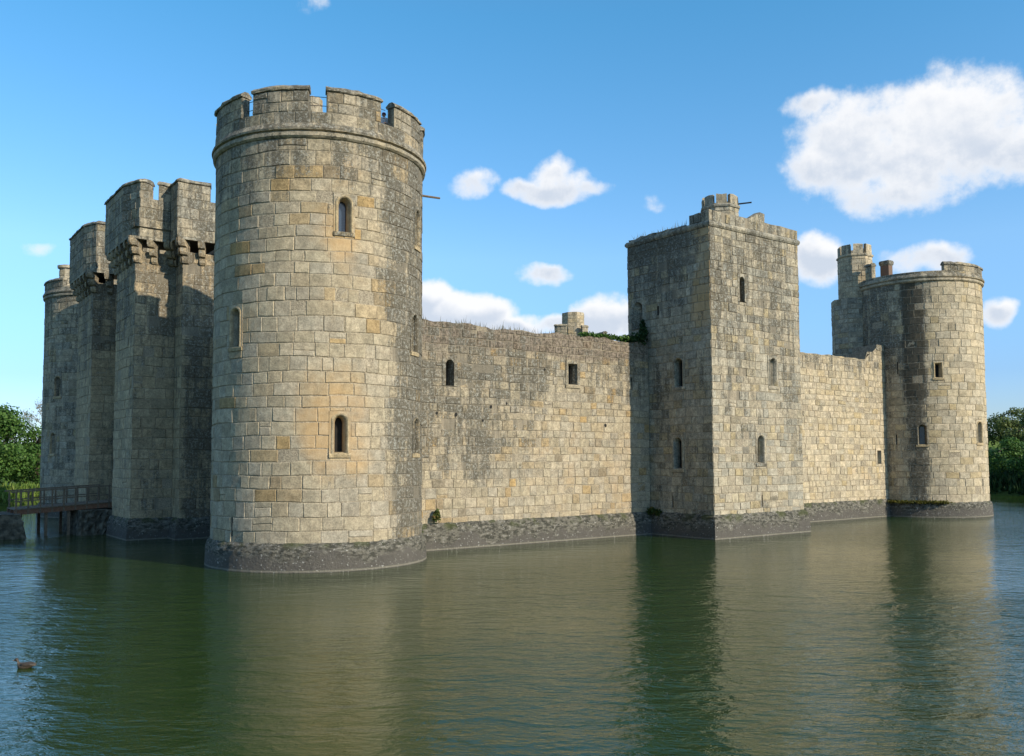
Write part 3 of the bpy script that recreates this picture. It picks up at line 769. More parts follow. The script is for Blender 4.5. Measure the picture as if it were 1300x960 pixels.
def wear_wa(s, z):
    u = s + 4.2
    left = 1 - sstep(u, 6.5, 15.5)
    d = .30 + .34*left*sstep(z, 2.2, 5.5) + .34*sstep(z, 6.4, 9.6)*(1-.3*sstep(u, 11, 15)) 
    d += .32*bump1(u, 8.7, 1.3)*sstep(z, 2.0, 3.5)*(.7 if z < 7 else .3)
    d -= .22*sstep(u, 11, 15)*(1-sstep(z, 6.0, 8.5)) + .25*(1-sstep(z, 2.4, 3.8))
    b = .95*sstep(z, 9.35 + .5*sstep(u, 9, 16) - .8*bump1(u, 16, 4), 10.4)
    b = max(b, .5*bump1(z, 9.5, 1.0)*(1-sstep(u, 8, 16)))
    if b > .4: d *= .55
    return (d, b, .24*sstep(u, 9, 12)*(1-sstep(z, 5.5, 7)) + .12)
wa, MWA = curtain('curtain_wall', 'long curtain wall with brown ragged top between the near round tower and the square tower', [(4.2, .23), (20.64, .23)], 11.2, wear_wa, M_BUFF, 101,
    wins=[(6.95-4.2, 7.95, 9.25, .46, 'point', False, .4), (14.85-4.2, 8.35, 9.5, .62, 'square', True, .4)], top=wall_top_a, loops=[(5.2-4.2, 7.9, 8.6), (19.3-4.2, 8.3, 9.0)])
def wear_wb(s, z):
    return (.22 + .35*sstep(z, 10.2, 11.3) + .18*bump1(s, 0, 3) - .22*(1-sstep(z, 5, 8)), 0, .32*(1-sstep(z, 6, 10)))
def top_b(s):
    u = s + 28.56
    return 12.72 if u > 44.3 else (12.1 if u > 43.0 else 11.52 + .03*math.sin(s*4))
wb, MWB = curtain('curtain_wall', 'short honey coloured curtain wall between the square tower and the far right round tower', [(28.57, .23), (45.42, .23)], 12.75, wear_wb, M_HONEY, 131,
    wins=[(44.3-28.57, 3.9, 4.85, .5, 'square', False, .4)], top=top_b)
wn, MWN = curtain('curtain_wall', 'dark north curtain wall tucked between the near round tower and the gatehouse', [(.25, 13.9), (.25, 4.2)], 12.0, lambda s, z: (.5, 0, 0), M_DARK, 151)
we, MWE = curtain('curtain_wall', 'hidden north curtain wall between the gatehouse and the far left tower', [(.25, 38.0), (.25, 31.9)], 12.0, lambda s, z: (.5, 0, 0), M_DARK, 161)
# east and south fronts close the castle
wso, _ = curtain('curtain_wall', 'south curtain wall closing the back of the castle beside the far right tower', [(49.6, 4.2), (49.6, 38.0)], 11.5, lambda s, z: (.2, 0, .2), M_HONEY, 171)
wea, _ = curtain('curtain_wall', 'east curtain wall closing the castle behind the gatehouse', [(45.6, 42.0), (4.2, 42.0)], 11.5, lambda s, z: (.3, 0, .1), M_GREY, 181)
# small dark put-log holes in the near wall
rnd = random.Random(8)
for (u, z) in [(10.38, 7.2), (7.3, 6.55), (8.9, 6.3), (9.4, 7.0), (12.9, 9.1), (6.2, 6.6), (17.2, 6.2)]:
    q = MB(); s = u-4.2; r = .07*rnd.uniform(.7, 1.2)
    pts = [(s + r*math.cos(k), z + r*1.3*math.sin(k)) for k in [i*math.pi/3.5 for i in range(7)]]
    q.poly([MWA(a, b, .022) for a, b in pts]); q.build('putlog_hole', M_VOID, wa)

# ================================================================== SQUARE TOWER
A0, A1, B0, B1 = 20.67, 28.54, -4.49, 1.95
sq = thing('square_tower', 'tall square tower in the middle of the west wall with a shaded left side', 'tower', G((A0+A1)/2, (B0+B1)/2, 0))
MQ4 = poly_map([(A0, B1), (A0, B0), (A1, B0), (A1, B1)], closed=True)
bk = MQ4.breaks; Ls = bk[1]         # north face: s from 0 (t=B1) to Ls (t=B0)
def wear_sq(s, z):
    if s < Ls:    # north face
        t = B1 - s
        d = .30 + .42*sstep(z, 12.0, 15.5)*sstep(t, -3.6 + .12*(16-z), -2.6 + .12*(16-z)) + .45*sstep(z, 15.6, 16.9)*sstep(t, -3.2, -1.5) + .35*bump1(t, -.6, 1.0)*bump1(z, 7.5, 2.0)
        warm = .62*(1-sstep(t, -3.7 + .12*(16-z), -3.0 + .12*(16-z)))*sstep(z, 9.0, 12) 
        return (d, 0, warm)
    u = A0 + (s-Ls)
    d = .34 + .32*sstep(z, 9, 14) + .15*math.sin(u*1.3+z*.4) - .22*(1-sstep(z, 3, 8))
    return (d, 0, .16 + .2*sstep(z, 13, 16)*bump1(u, 27.5, 2))
ops = []
S_ = lambda t: B1 - t
U_ = lambda u: Ls + (u - A0)
gk = dict(mat=M_GREY, plate=M_GREY)
ops.append(window(sq, MQ4, S_(-2.1), 8.35, 9.95, .55, 'round', wear=wear_sq, **gk))
ops.append(window(sq, MQ4, S_(-1.95), 3.75, 5.5, .55, 'round', wear=wear_sq, **gk))
ops.append(window(sq, MQ4, S_(1.08), 12.0, 13.6, .78, 'round', fr=.14, depth=.9, sill=False, wear=(.5, 0, 0), name='doorway', hood=False, **gk))
ops.append(loop_slit(sq, MQ4, S_(-.54), 12.6, 13.15, .12)); ops.append(loop_slit(sq, MQ4, S_(-1.48), 1.6, 2.25))
ops.append(window(sq, MQ4, U_(23.33), 13.1, 14.5, .40, 'point', hood=False, sill=False, wear=wear_sq, **gk))
ops.append(window(sq, MQ4, U_(25.9), 8.45, 10.05, .56, 'round', wear=wear_sq, bar=True, **gk))
ops.append(window(sq, MQ4, U_(24.67), 4.05, 5.6, .56, 'round', wear=wear_sq, bar=True, **gk))
ops.append(loop_slit(sq, MQ4, U_(24.72), 1.6, 2.25))
mb = MB()
for k in range(4):
    masonry(mb, MQ4, bk[k], bk[k+1], 1.15, 17.01, ops, seed=201+k, zseed=200, wear=wear_sq, ch=(.38, .54), bl=(.38, .85), rough=.9)
mb.build('tower_wall', M_GREY, sq)
plinth(sq, MQ4, 0, bk[-1], seed=9, H=1.32, out=.24)
mb = MB(); extrude(mb, MQ4, 0, bk[-1], [(-.06, 17.0), (.03, 17.02), (.09, 17.12), (.10, 17.22), (.02, 17.34), (-.3, 17.34)], caps=False, step=.5, jit=.01, wear=lambda s, z: (.75 if s < Ls*.6 else .5, 0, .1), rnd=random.Random(4))
mb.build('cornice', M_GREY, sq)
# parapet: full height from the front corner along the west front, broken down on the north side
mb = MB()
sA = S_(-3.05)
for a, b in ((sA, Ls), (Ls, bk[2]), (bk[2], bk[3])):
    masonry(mb, MQ4, a, b, 17.34, 17.95, seed=int(a*10), zseed=5, wear=lambda s, z: (.55, 0, .1), ch=(.6, .62), bl=(.25, .5), depth=.03, rough=2.2, top=lambda s: 17.9 + .05*math.sin(s*7) + .04*math.sin(s*3.1))
extrude(mb, MQ4, sA, bk[3], [(-.034, 17.3), (-.034, 17.84), (-.5, 17.8), (-.5, 17.3)], wear=lambda s, z: (.6, 0, 0), jit=.02)
mb.build('parapet', M_GREY, sq)
mb = MB(); extrude(mb, MQ4, .2, sA-.3, [(.0, 17.3), (.0, 17.46), (-.45, 17.5), (-.45, 17.3)], step=.35, wear=lambda s, z: (.75, 0, 0), jit=.05); mb.build('broken_parapet', M_GREY, sq)
mb = MB(); 
rr = random.Random(3)
sm0, sm1 = U_(24.0), U_(25.45)
rows = []
for i in range(6):
    s = sm0 + (sm1-sm0)*i/5; zt = 17.93 + .58*(i/4.0 if i < 5 else .93)
    rows.append([mb.vert(MQ4(s, zz, d + rr.uniform(-.01, .01)), (.3, .4, 0), (.55, 0, 0)) for d, zz in ((.0, 17.8), (.0, zt-.05), (-.1, zt), (-.45, zt), (-.5, 17.8))])
for a, b in zip(rows, rows[1:]):
    for k in range(5): mb.face(a[k], b[k], b[(k+1) % 5], a[(k+1) % 5])
mb.f.append(tuple(rows[0])); mb.f.append(tuple(reversed(rows[-1]))); mb.build('merlon', M_GREY, sq)
flat_roof(sq, [(A0+.1, B0+.1), (A1-.1, B0+.1), (A1-.1, B1-.1), (A0+.1, B1-.1)], 17.2, M_LEAD)
tq = oct_turret(sq, 24.55, -2.0, 1.12, 17.2, 19.78, M_GREY, 71, ztopm=.56)
mb = MB(); p0 = Vector(G(25.6, -2.2, 19.55)); p1 = p0 + Vector((.95, -.35, .02)); tube(mb, [p0, p1], .05, 5); mb.build('waterspout', M_IRON, sq)

# ================================================================== GATEHOUSE
gate = thing('gatehouse', 'dark grey gatehouse of two tall towers with overhanging corbelled battlements', 'gatehouse', G(-2, 22.9, 0))
def wear_shade_gate(s, z): return (.26 + .18*math.sin(s*1.7)*math.sin(z*.5+s) + .42*sstep(z, 9.5, 13), 0, .02)  # lichen tone deepened with height, painted to mute the sunlit upper part
def wear_shade_gate_w(s, z):
    d = .22 + .2*math.sin(s*2.1)*math.sin(z*.6) + .44*sstep(z, 9.5, 13)  # upper shaft darkened in the colour to offset the sun on it
    if s > 12.2: d = .75     # return beside the curtain: its shade painted in as dark colour
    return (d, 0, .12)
def gate_tower(pts, pts2, merl, seed, corb_ranges, wearf):
    M = poly_map(pts); b = M.breaks
    mb = MB()
    for k in range(len(b)-1):
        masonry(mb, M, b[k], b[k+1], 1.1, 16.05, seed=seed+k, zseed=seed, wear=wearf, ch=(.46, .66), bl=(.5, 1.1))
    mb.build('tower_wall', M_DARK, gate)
    plinth(gate, M, 0, b[-1], seed=seed, H=1.2, out=.22)
    M2 = poly_map(pts2); c = M2.breaks
    mb = MB()
    for k in range(len(c)-1):
        masonry(mb, M2, c[k], c[k+1], 16.75, 18.95, seed=seed+30+k, zseed=seed+3, wear=lambda s, z: (.62, 0, .10), ch=(.42, .58), bl=(.4, .9), depth=.03)
    extrude(mb, M2, 0, c[-1], [(-.034, 16.7), (-.034, 18.93), (-.5, 18.93), (-.5, 16.7)], wear=lambda s, z: (.6, 0, 0))
    mb.build('parapet', M_GREY, gate)
    for i, (a, e) in enumerate(merl):
        merlon(gate, M2, a if a >= 0 else c[-1]+a, e if e > 0 else c[-1]+e, 18.93, 20.05, M_GREY, th=.45, seed=seed*3+i, wear=lambda s, z: (.62, 0, .1))
    # corbels under the overhang
    for (ka, frm, to, n) in corb_ranges:
        for i in range(n):
            s = frm + (to-frm)*i/max(1, n-1)
            q = MB()
            pr = [(-.05, 15.35), (.10, 15.38), (.17, 15.5), (.17, 15.68), (.10, 15.76), (.27, 15.82), (.34, 15.95), (.34, 16.12), (.27, 16.2), (.44, 16.27), (.50, 16.4), (.50, 16.6), (.46, 16.76), (-.05, 16.76)]
            extrude(q, M, max(0, s-.15), min(M.breaks[-1], s+.15), pr, wear=lambda s, z: (.75, 0, 0), rnd=random.Random(i), jit=.02); q.build('corbel', M_DARK, gate)
        q = MB(); S0, S1 = frm, to
        extrude(q, M, S0, S1, [(.30, 16.62), (.505, 16.62), (.505, 16.76), (.30, 16.76)], wear=lambda s, z: (.5, 0, 0)); q.build('corbel_lintel', M_GREY, gate)
    return M, M2, c
# west gate tower: east side, north front, west side, set-back, second north and west faces
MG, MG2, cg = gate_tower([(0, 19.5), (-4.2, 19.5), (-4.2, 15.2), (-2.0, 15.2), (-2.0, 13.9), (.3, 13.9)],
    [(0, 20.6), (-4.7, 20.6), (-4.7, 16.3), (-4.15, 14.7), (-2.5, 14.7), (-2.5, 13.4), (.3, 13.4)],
    [(.4, 1.7), (2.5, 3.8), (4.4, 11.15), (11.65, 15.45), (16.0, -.05)], 301, [(0, .3, 4.0, 4), (1, 4.35, 8.35, 6), (2, 8.7, 10.5, 3), (3, 10.9, 11.8, 2), (4, 12.2, 14.0, 3)], wear_shade_gate_w)
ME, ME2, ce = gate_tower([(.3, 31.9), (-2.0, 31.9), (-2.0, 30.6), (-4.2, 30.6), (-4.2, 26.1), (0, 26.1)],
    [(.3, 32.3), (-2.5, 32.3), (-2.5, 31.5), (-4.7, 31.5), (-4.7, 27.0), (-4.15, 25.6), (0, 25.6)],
    [(.2, 1.8), (5.3, 13.0), (13.9, 15.9)], 341, [(1, 2.5, 3.5, 2), (2, 3.8, 5.6, 3), (3, 5.95, 10.15, 6), (4, 10.45, 14.2, 5)], wear_shade_gate)
# recessed gate wall with the great doorway
MR = poly_map([(-1.2, 26.1), (-1.2, 19.5)])
opg = window(gate, MR, 3.3, 1.75, 6.2, 2.8, 'point', fr=.35, mat=M_GREY, glass=M_DOOR, depth=1.0, sill=False, name='doorway', label='great pointed doorway between the gate towers')
opw = window(gate, MR, 3.3, 9.5, 11.5, .9, 'round', fr=.25, mat=M_GREY, sill=True)
mb = MB(); masonry(mb, MR, 0, 6.6, 1.1, 17.5, [opg, opw], seed=381, wear=lambda s, z: (.45, 0, 0)); mb.build('gate_wall', M_DARK, gate)
plinth(gate, MR, 0, 6.6, H=1.2, out=.2)
for pts_ in ([(-4.4, 14.6), (1, 14.6), (1, 19.8), (-4.4, 19.8)], [(-4.4, 26), (1, 26), (1, 31), (-4.4, 31)], [(-1.2, 19.8), (1, 19.8), (1, 26), (-1.2, 26)]):
    flat_roof(gate, pts_, 17.3, M_LEAD)
# back of the gatehouse so that it stands as a block
MBk = poly_map([(1.2, 13.9), (1.2, 31.9)]); mb = MB(); masonry(mb, MBk, 0, 18, 1.1, 18, seed=390, wear=lambda s, z: (.3, 0, 0), bl=(.8, 1.6), ch=(.6, .8)); mb.build('courtyard_wall', M_DARK, gate)

# ================================================================== BRIDGE, ABUTMENTS
def boxuv(mb, u0, u1, t0, t1, z0, z1, z0b=None, z1b=None):
    z0b = z0 if z0b is None else z0b; z1b = z1 if z1b is None else z1b
    P8 = [G(u0, t0, z0), G(u1, t0, z0b), G(u1, t1, z0b), G(u0, t1, z0), G(u0, t0, z1), G(u1, t0, z1b), G(u1, t1, z1b), G(u0, t1, z1)]
    i = [mb.vert(p, (.4, random.random(), 0)) for p in P8]
    for f in ((0, 3, 2, 1), (4, 5, 6, 7), (0, 1, 5, 4), (1, 2, 6, 5), (2, 3, 7, 6), (3, 0, 4, 7)): mb.face(*[i[k] for k in f])
def rubble(name, label, u0, u1, t0, t1, ztop, seed):
    rnd = random.Random(seed); mb = MB(); n = 16
    def ring(z, off):
        pts = []
        for a, b, c, d in ((u0, t0, u1, t0), (u1, t0, u1, t1), (u1, t1, u0, t1), (u0, t1, u0, t0)):
            for i in range(n): pts.append((a + (c-a)*i/n, b + (d-b)*i/n))
        cu, ct = (u0+u1)/2, (t0+t1)/2; o = []
        for p in pts:
            v = Vector((p[0]-cu, p[1]-ct)).normalized()*(off + rnd.uniform(-.09, .09)); o.append(mb.vert(G(p[0]+v.x, p[1]+v.y, z + rnd.uniform(-.04, .04)), (.3, rnd.random(), 0)))
        return o
    zs = [-1.0] + [k*.22 for k in range(0, int(ztop/.22)+1)] + [ztop]
    rows = [ring(z, .25*(1-max(0, z)/ztop)) for z in zs]
    for a, b in zip(rows, rows[1:]):
        for k in range(len(a)): mb.face(a[k], a[(k+1) % len(a)], b[(k+1) % len(a)], b[k])
    mb.f.append(tuple(rows[-1])); o = mb.build(name, M_RUBBLE); 
    return tag(o, label, 'stone pier')
rubble('bridge_pier', 'dark rubble stone pier under the gate end of the footbridge', -5.7, -3.6, 20.6, 25.0, 1.45, 5)
rubble('causeway', 'dark rubble stone causeway at the left edge carrying the outer end of the footbridge', -26.5, -8.75, 20.4, 25.2, 1.35, 6)
br = thing('footbridge', 'low wooden footbridge with plain railings leading to the gatehouse', 'footbridge', G(-6.5, 22.9, 1.4))
mb = MB()
for k in range(26):
    u = -9.0 + k*.32; zz = 1.56 + (u+9)*.055
    boxuv(mb, u, u+.30, 21.3, 24.3, zz, zz+.06)
mb.build('deck', M_WOOD, br)
for t in (21.35, 22.8, 24.1):
    mb = MB(); boxuv(mb, -9.0, -1.2, t, t+.18, 1.28, 1.55, 1.28+.43, 1.55+.43); mb.build('beam', M_WOODR, br)
for t in (21.4, 24.15):
    for i in range(9):
        u = -8.95 + i*.62; zz = 1.50 + (u+9)*.055
        mb = MB(); boxuv(mb, u, u+.09, t-.06, t+.03, zz-.2, zz+1.05); mb.build('post', M_WOOD, br)
    mb = MB(); boxuv(mb, -9.15, -3.9, t-.09, t+.05, 2.55, 2.63, 2.82, 2.90); mb.build('handrail', M_WOOD, br)
    mb = MB(); boxuv(mb, -9.0, -3.95, t-.04, t, 2.02, 2.09, 2.29, 2.36); mb.build('midrail', M_WOOD, br)
for (u, t) in ((-7.4, 21.5), (-7.4, 24.0), (-6.2, 21.5), (-6.2, 24.0)):
    mb = MB(); boxuv(mb, u, u+.16, t, t+.16, -1.2, 1.4); mb.build('trestle_leg', M_WOOD, br)

# ================================================================== VEGETATION
def make_tree(name, label, loc, height, spread, seed, leafmat, nleaf=5200, size=.30, trunk=.35, group=None, low=.12, lobes=26):
    rnd = random.Random(seed); T = thing(name, label, 'tree', loc, group); L = Vector(loc)
    tb = MB(); base = L.copy(); p = L - Vector((0, 0, .4)); pts = [p]; 
    for i in range(5): p = p + Vector((rnd.uniform(-.15, .15), rnd.uniform(-.15, .15), height*.16)); pts.append(p.copy())
    tube(tb, pts, [trunk*(1-.14*i) for i in range(6)], 8)
    crown = MB(); cc = L + Vector((0, 0, height*(.5+low/2)))
    rz = height*(.5 - low/2)
    cent = []
    for i in range(lobes):
        d = Vector((rnd.gauss(0, 1), rnd.gauss(0, 1), rnd.gauss(0, 1))).normalized(); k = rnd.uniform(.35, .82)
        wdt = 1.0 if d.z < .2 else 1 - .25*d.z
        c = cc + Vector((d.x*spread*k*wdt, d.y*spread*k*wdt, d.z*rz*k)); cent.append(c)
    for c in cent[:10]:
        s = pts[rnd.randint(2, 5)]; m = s.lerp(c, .5) + Vector((0, 0, rnd.uniform(-.2, .5))); tube(tb, [s, m, c], [trunk*.38, trunk*.22, trunk*.07], 5)
    tb.build('trunk', M_BARK, T)
    per = nleaf//lobes
    for c in cent:
        r = spread*rnd.uniform(.22, .40); tone = rnd.gauss(0, .10)
        for _ in range(per):
            d = Vector((rnd.gauss(0, 1), rnd.gauss(0, 1), rnd.gauss(0, 1))).normalized(); k = rnd.random()**.35
            q = c + Vector((d.x*r*k, d.y*r*k, d.z*r*.72*k))
            nrm = (d*.9 + Vector((rnd.gauss(0, .5), rnd.gauss(0, .5), rnd.gauss(0, .5)+.3))).normalized()
            a = nrm.orthogonal().normalized(); a.rotate(Matrix.Rotation(rnd.uniform(0, 6.28), 3, nrm)); b = nrm.cross(a); s = size*rnd.uniform(.5, 1.35)
            crown.poly([tuple(q - a*s*.5), tuple(q + b*s*.4), tuple(q + a*s*.5), tuple(q - b*s*.4)], (min(1, max(0, .5 + tone + rnd.gauss(0, .18))), rnd.random(), 0))
    crown.build('crown', leafmat, T)
    return T
def copy_tree(src, loc, rz, sc, label):
    r = src.copy(); C.objects.link(r); r.location = loc; r.rotation_euler = (0, 0, rz); r.scale = (sc, sc, sc*1.0); r['label'] = label
    for ch in list(src.children):
        c = ch.copy(); C.objects.link(c); c.parent = r
    return r
def GH(u, t): return G(u, t, ground_h(u, t)-.1)
GT = 'trees on the far banks'
# left bank
t1 = make_tree('broadleaf_tree', 'large dense green tree on the left bank at the picture edge', GH(-3.8, 77.0), 9.5, 6.0, 1, M_LEAF, 16000, .31, group=GT, low=-.12, lobes=60)
t2 = make_tree('broadleaf_tree', 'smaller rounded green tree tucked against the far left tower', GH(1.0, 80), 7.6, 4.2, 2, M_LEAF, 6500, .27, group=GT, low=-.12)
def bare_tree(name, label, loc, h, seed):
    rnd = random.Random(seed); T = thing(name, label, 'tree', loc, GT); tb = MB(); cr = MB()
    def grow(p, d, l, r, lv):
        q = p + d*l; tube(tb if lv < 2 else cr, [p, p.lerp(q, .5) + Vector((rnd.gauss(0, .05), rnd.gauss(0, .05), 0))*l, q], [r, r*.8, r*.55], 4, (rnd.random(), 0, 0))
        if lv >= 5: return
        for _ in range(3):
            nd = (d + Vector((rnd.gauss(0, .45), rnd.gauss(0, .45), rnd.gauss(.15, .2)))).normalized(); grow(p.lerp(q, rnd.uniform(.6, 1)), nd, l*.72, r*.55, lv+1)
    grow(Vector(loc), Vector((0, 0, 1)), h*.3, .16, 0); tb.build('trunk', M_BARK, T); 
    for _ in range(900):
        v = Vector(cr.v[rnd.randrange(len(cr.v))]); bush(cr, v, (.3, .3, .3), 1, .16, rnd)
    cr.build('crown', M_PALE, T); return T
bare_tree('pale_tree', 'pale half bare tree rising behind the green tree at far left', GH(2.5, 88), 14.5, 4)
# right bank, woodland of separate trees climbing the slope
t3 = make_tree('broadleaf_tree', 'dark bushy tree at the water edge right of the far round tower', GH(95.5, 14.0), 6.2, 4.6, 5, M_LEAF, 6500, .30, group=GT, low=-.1)
t4 = make_tree('broadleaf_tree', 'light olive tree on the slope behind the far round tower, right edge', GH(110, 17.0), 9.0, 5.6, 6, M_LEAF2, 7000, .34, group=GT, low=0)
t5 = make_tree('broadleaf_tree', 'light green tree on the right slope at the picture edge', GH(103, 11.0), 8.2, 4.8, 7, M_LEAF2, 7000, .32, group=GT, low=0)
rnd = random.Random(21)
extra = [(t3, 92.5, 9.0, .95, 'low dark tree overhanging the water at the right picture edge'), (t4, 122, 20, 1.0, 'olive tree high on the right slope, its top against the sky'), (t5, 124, 10, 1.05, 'green tree at the top of the right slope'),
         (t3, 106, 19, .9, 'dark tree half hidden by the far right round tower'), (t5, 98, 3.5, 1.0, 'green tree just beyond the right picture edge'), (t4, 104, -6, 1.1, 'olive tree on the south bank, off to the right'),
         (t5, 142, 28, 1.2, 'distant green tree on the right ridge left of the others'), (t4, 145, 14, 1.2, 'distant olive tree on the right ridge'), (t3, 135, 2, 1.3, 'distant dark tree on the right ridge'), (t5, 108, 27, 1.0, 'green tree behind the far right tower')]
for src, u, t, sc, lab in extra: copy_tree(src, GH(u, t), rnd.uniform(0, 6.28), sc, lab)
PL = [(-14, 86, t2, 'round green tree on the left bank just outside the picture'), (-24, 92, t1, 'tall green tree further along the left bank, out of the picture'), (9, 86, t2, 'small green tree on the far bank hidden behind the gatehouse'),
      (104, -16, t4, 'olive tree on the far bank beyond the right picture edge'), (108, -32, t5, 'green tree well beyond the right picture edge'), (128, 30, t5, 'green hilltop tree directly behind the far right round tower')]
for (u, t, src, lab) in PL: copy_tree(src, GH(u, t), rnd.uniform(0, 6.28), rnd.uniform(.9, 1.1), lab)
# woodland undergrowth and reeds along the banks
def bank_strip(name, label, path, n, mat, seed, size, hgt, spread, kind='stuff'):
    rnd = random.Random(seed); mb = MB()
    for _ in range(n):
        i = rnd.random()*(len(path)-1); a = path[int(i)]; b = path[min(int(i)+1, len(path)-1)]; f = i-int(i)
        u = a[0]+(b[0]-a[0])*f + rnd.gauss(0, spread); t = a[1]+(b[1]-a[1])*f + rnd.gauss(0, spread); g = ground_h(u, t)
        if g < -.4: continue
        p = Vector(G(u, t, max(g, 0)+rnd.random()*hgt*.6)); h = hgt*rnd.uniform(.4, 1)*.7; d = Vector((rnd.gauss(0, .3), rnd.gauss(0, .3), 1)).normalized(); s = d.orthogonal().normalized(); s.rotate(Matrix.Rotation(rnd.uniform(0, 6.28), 3, d)); s *= size
        mb.poly([tuple(p - s*.5), tuple(p + s*.5), tuple(p + d*h + s*.1)], (min(1, max(0, rnd.gauss(.5, .25))), 0, 0))
    return tag(mb.build(name, mat), label, 'vegetation', kind=kind)
bank_strip('reeds', 'bright green reeds and grass along the left bank', [(-30, 67.6), (12, 67.6)], 9000, M_REED, 3, .22, 1.1, .9)
bank_strip('undergrowth', 'tangled undergrowth along the right bank', [(90.3, -10), (90.3, 30)], 6000, M_LEAFD, 4, .35, 1.6, 1.1)
def shrub_obj(name, label, uts, mat, seed, size=.07, cat='plant', n=160, up=.4):
    rnd = random.Random(seed); mb = MB()
    for (u, t, z, ru, rz) in uts: bush(mb, G(u, t, z), (ru, ru*.8, rz), n, size, rnd, up)
    return tag(mb.build(name, mat), label, cat)
BL = ['dark olive bush over the far bank, well outside the right edge', 'mid green bush over the far bank outside the right edge', 'dark bush over the far bank just outside the right edge', 'olive bush over the far bank at the very right edge', 'mid green bush at the water, second from the far round tower', 'dark bush at the water, touching the side of the far round tower', 'olive bush hidden behind the far right round tower']
for i in range(7):
    u = 91.0 + (i % 3)*.9; t = -1 + i*2.9
    rnd2 = random.Random(60+i); mb = MB(); bush(mb, G(u, t, 1.5), (2.3, 2.0, 1.5), 900, .30, rnd2)
    o = mb.build('bank_bush', [M_LEAF2, M_LEAF, M_LEAFD][i % 3]); tag(o, BL[i], 'bush', 'bushes along the right bank')
shrub_obj('wall_shrub', 'small green shrub rooted at the foot of the wall beside the near tower', [(6.0, -.05, 1.55, .22, .3), (6.05, -.05, 1.8, .12, .2)], M_WALLG, 1, .09)
shrub_obj('fern_clump', 'rusty brown and green ferns in the corner of the near tower and wall', [(4.65, -.35, 1.25, .26, .5), (4.5, -.75, 1.0, .3, .25), (4.6, -.5, .8, .2, .35)], M_WALLG, 2, .12, n=150)
shrub_obj('ivy_shrub', 'leafy shrub growing on the wall top against the square tower', [(20.0, .4, 11.3, .62, .42), (19.3, .45, 11.2, .5, .25), (20.3, .3, 11.7, .28, .35), (20.45, .5, 12.0, .15, .5)], M_LEAFD, 3, .12, n=420)
shrub_obj('low_shrub', 'low green plants along the wall top left of the square tower', [(15.9+i*.42, .45, 11.22, .36, .17+.05*math.sin(i*2)) for i in range(9)], M_LEAF, 4, .10, n=130)
shrub_obj('moss_tuft', 'yellow green moss along the ledge of the far right round tower', [(MSs[0], MSs[1], 1.12, .5, .13) for MSs in [(SWU + 4.62*math.sin(R_(a)), -4.62*math.cos(R_(a))) for a in range(-92, -38, 6)]], M_MOSS, 5, .11, n=150)
shrub_obj('moss_tuft', 'green growth hanging where the square tower ledge meets the wall', [(20.4, -.05, 1.35, .3, .25), (20.5, -.5, 1.3, .25, .2)], M_WALLG, 6, .10, n=150)
rnd = random.Random(31); mb = MB()
for _ in range(240):
    u = rnd.uniform(4.6, 20.4); 
    if rnd.random() < .3: u = rnd.uniform(9, 16)
    z = wall_top_a(u-4.2)-.02; p = Vector(G(u, .3 + rnd.uniform(0, .5), z)); h = rnd.uniform(.08, .38)*(1.5 if rnd.random() < .1 else 1); d = Vector((rnd.gauss(0, .25), rnd.gauss(0, .25), 1)).normalized(); s = Vector((1, 0, 0))*.014
    mb.poly([tuple(p - s), tuple(p + s), tuple(p + d*h)], (rnd.random(), 0, 0))
tag(mb.build('wall_grass', M_STRAW), 'sparse dry stalks sprouting along the top of the long wall', 'grass', kind='stuff')
rnd = random.Random(33); mb = MB()
for _ in range(60):
    p = Vector(G(20.7 + rnd.uniform(0, .3), rnd.uniform(-2.9, 1.7), 17.45)); h = rnd.uniform(.1, .45); d = Vector((rnd.gauss(0, .3), rnd.gauss(0, .3), 1)).normalized(); s = Vector((1, 0, 0))*.012
    mb.poly([tuple(p - s), tuple(p + s), tuple(p + d*h)], (rnd.random(), 0, 0))
tag(mb.build('roof_grass', M_STRAW), 'thin stalks growing on the broken top of the square tower', 'grass', kind='stuff')

# ================================================================== DUCK
def loft(mb, secs, n=14, blk=(.4, .5, 0)):
    rows = []
    for (x, z, ry, rz, col) in secs:
        rows.append([mb.vert((x, ry*math.cos(k*2*math.pi/n), z + rz*math.sin(k*2*math.pi/n)), (col, .5, 0)) for k in range(n)])
    for a, b in zip(rows, rows[1:]):
        for k in range(n): mb.face(a[k], a[(k+1) % n], b[(k+1) % n], b[k])
    mb.f.append(tuple(reversed(rows[0]))); mb.f.append(tuple(rows[-1]))
def duck_mat():
    m, n, b = mat_base('duck_plumage')
    tcx = n.n('ShaderNodeTexCoord'); f = n.noise(tcx.outputs['Object'], 45, 4, .7)
    at = n.n('ShaderNodeAttribute', attribute_name='blk'); s1 = n.n('ShaderNodeSeparateColor'); n.L.new(at.outputs['Color'], s1.inputs[0])
    c = ramp(n, s1.outputs[0], [(0, (.015, .012, .01)), (.5, (.065, .047, .03)), (1, (.15, .115, .08))])
    n.L.new(n.mix(n.ss(f, .4, .6), n.mix(.55, c, (.02, .015, .01, 1)), c), b.inputs['Base Color']); b.inputs['Roughness'].default_value = .6
    return m
dk_ = thing('duck', 'brown duck swimming on the moat in the lower left corner', 'duck', (-10.3, 19.17, 0))
def local_build(mb, name, mat, parent, smooth=True):
    L = Vector(parent.location) if parent.parent is None else Vector(parent.parent.location) + Vector(parent.location)
    mb.v = [tuple(Vector(v) + L) for v in mb.v]; return mb.build(name, mat, parent, smooth=smooth, recalc=True)
MD = duck_mat(); mb = MB()
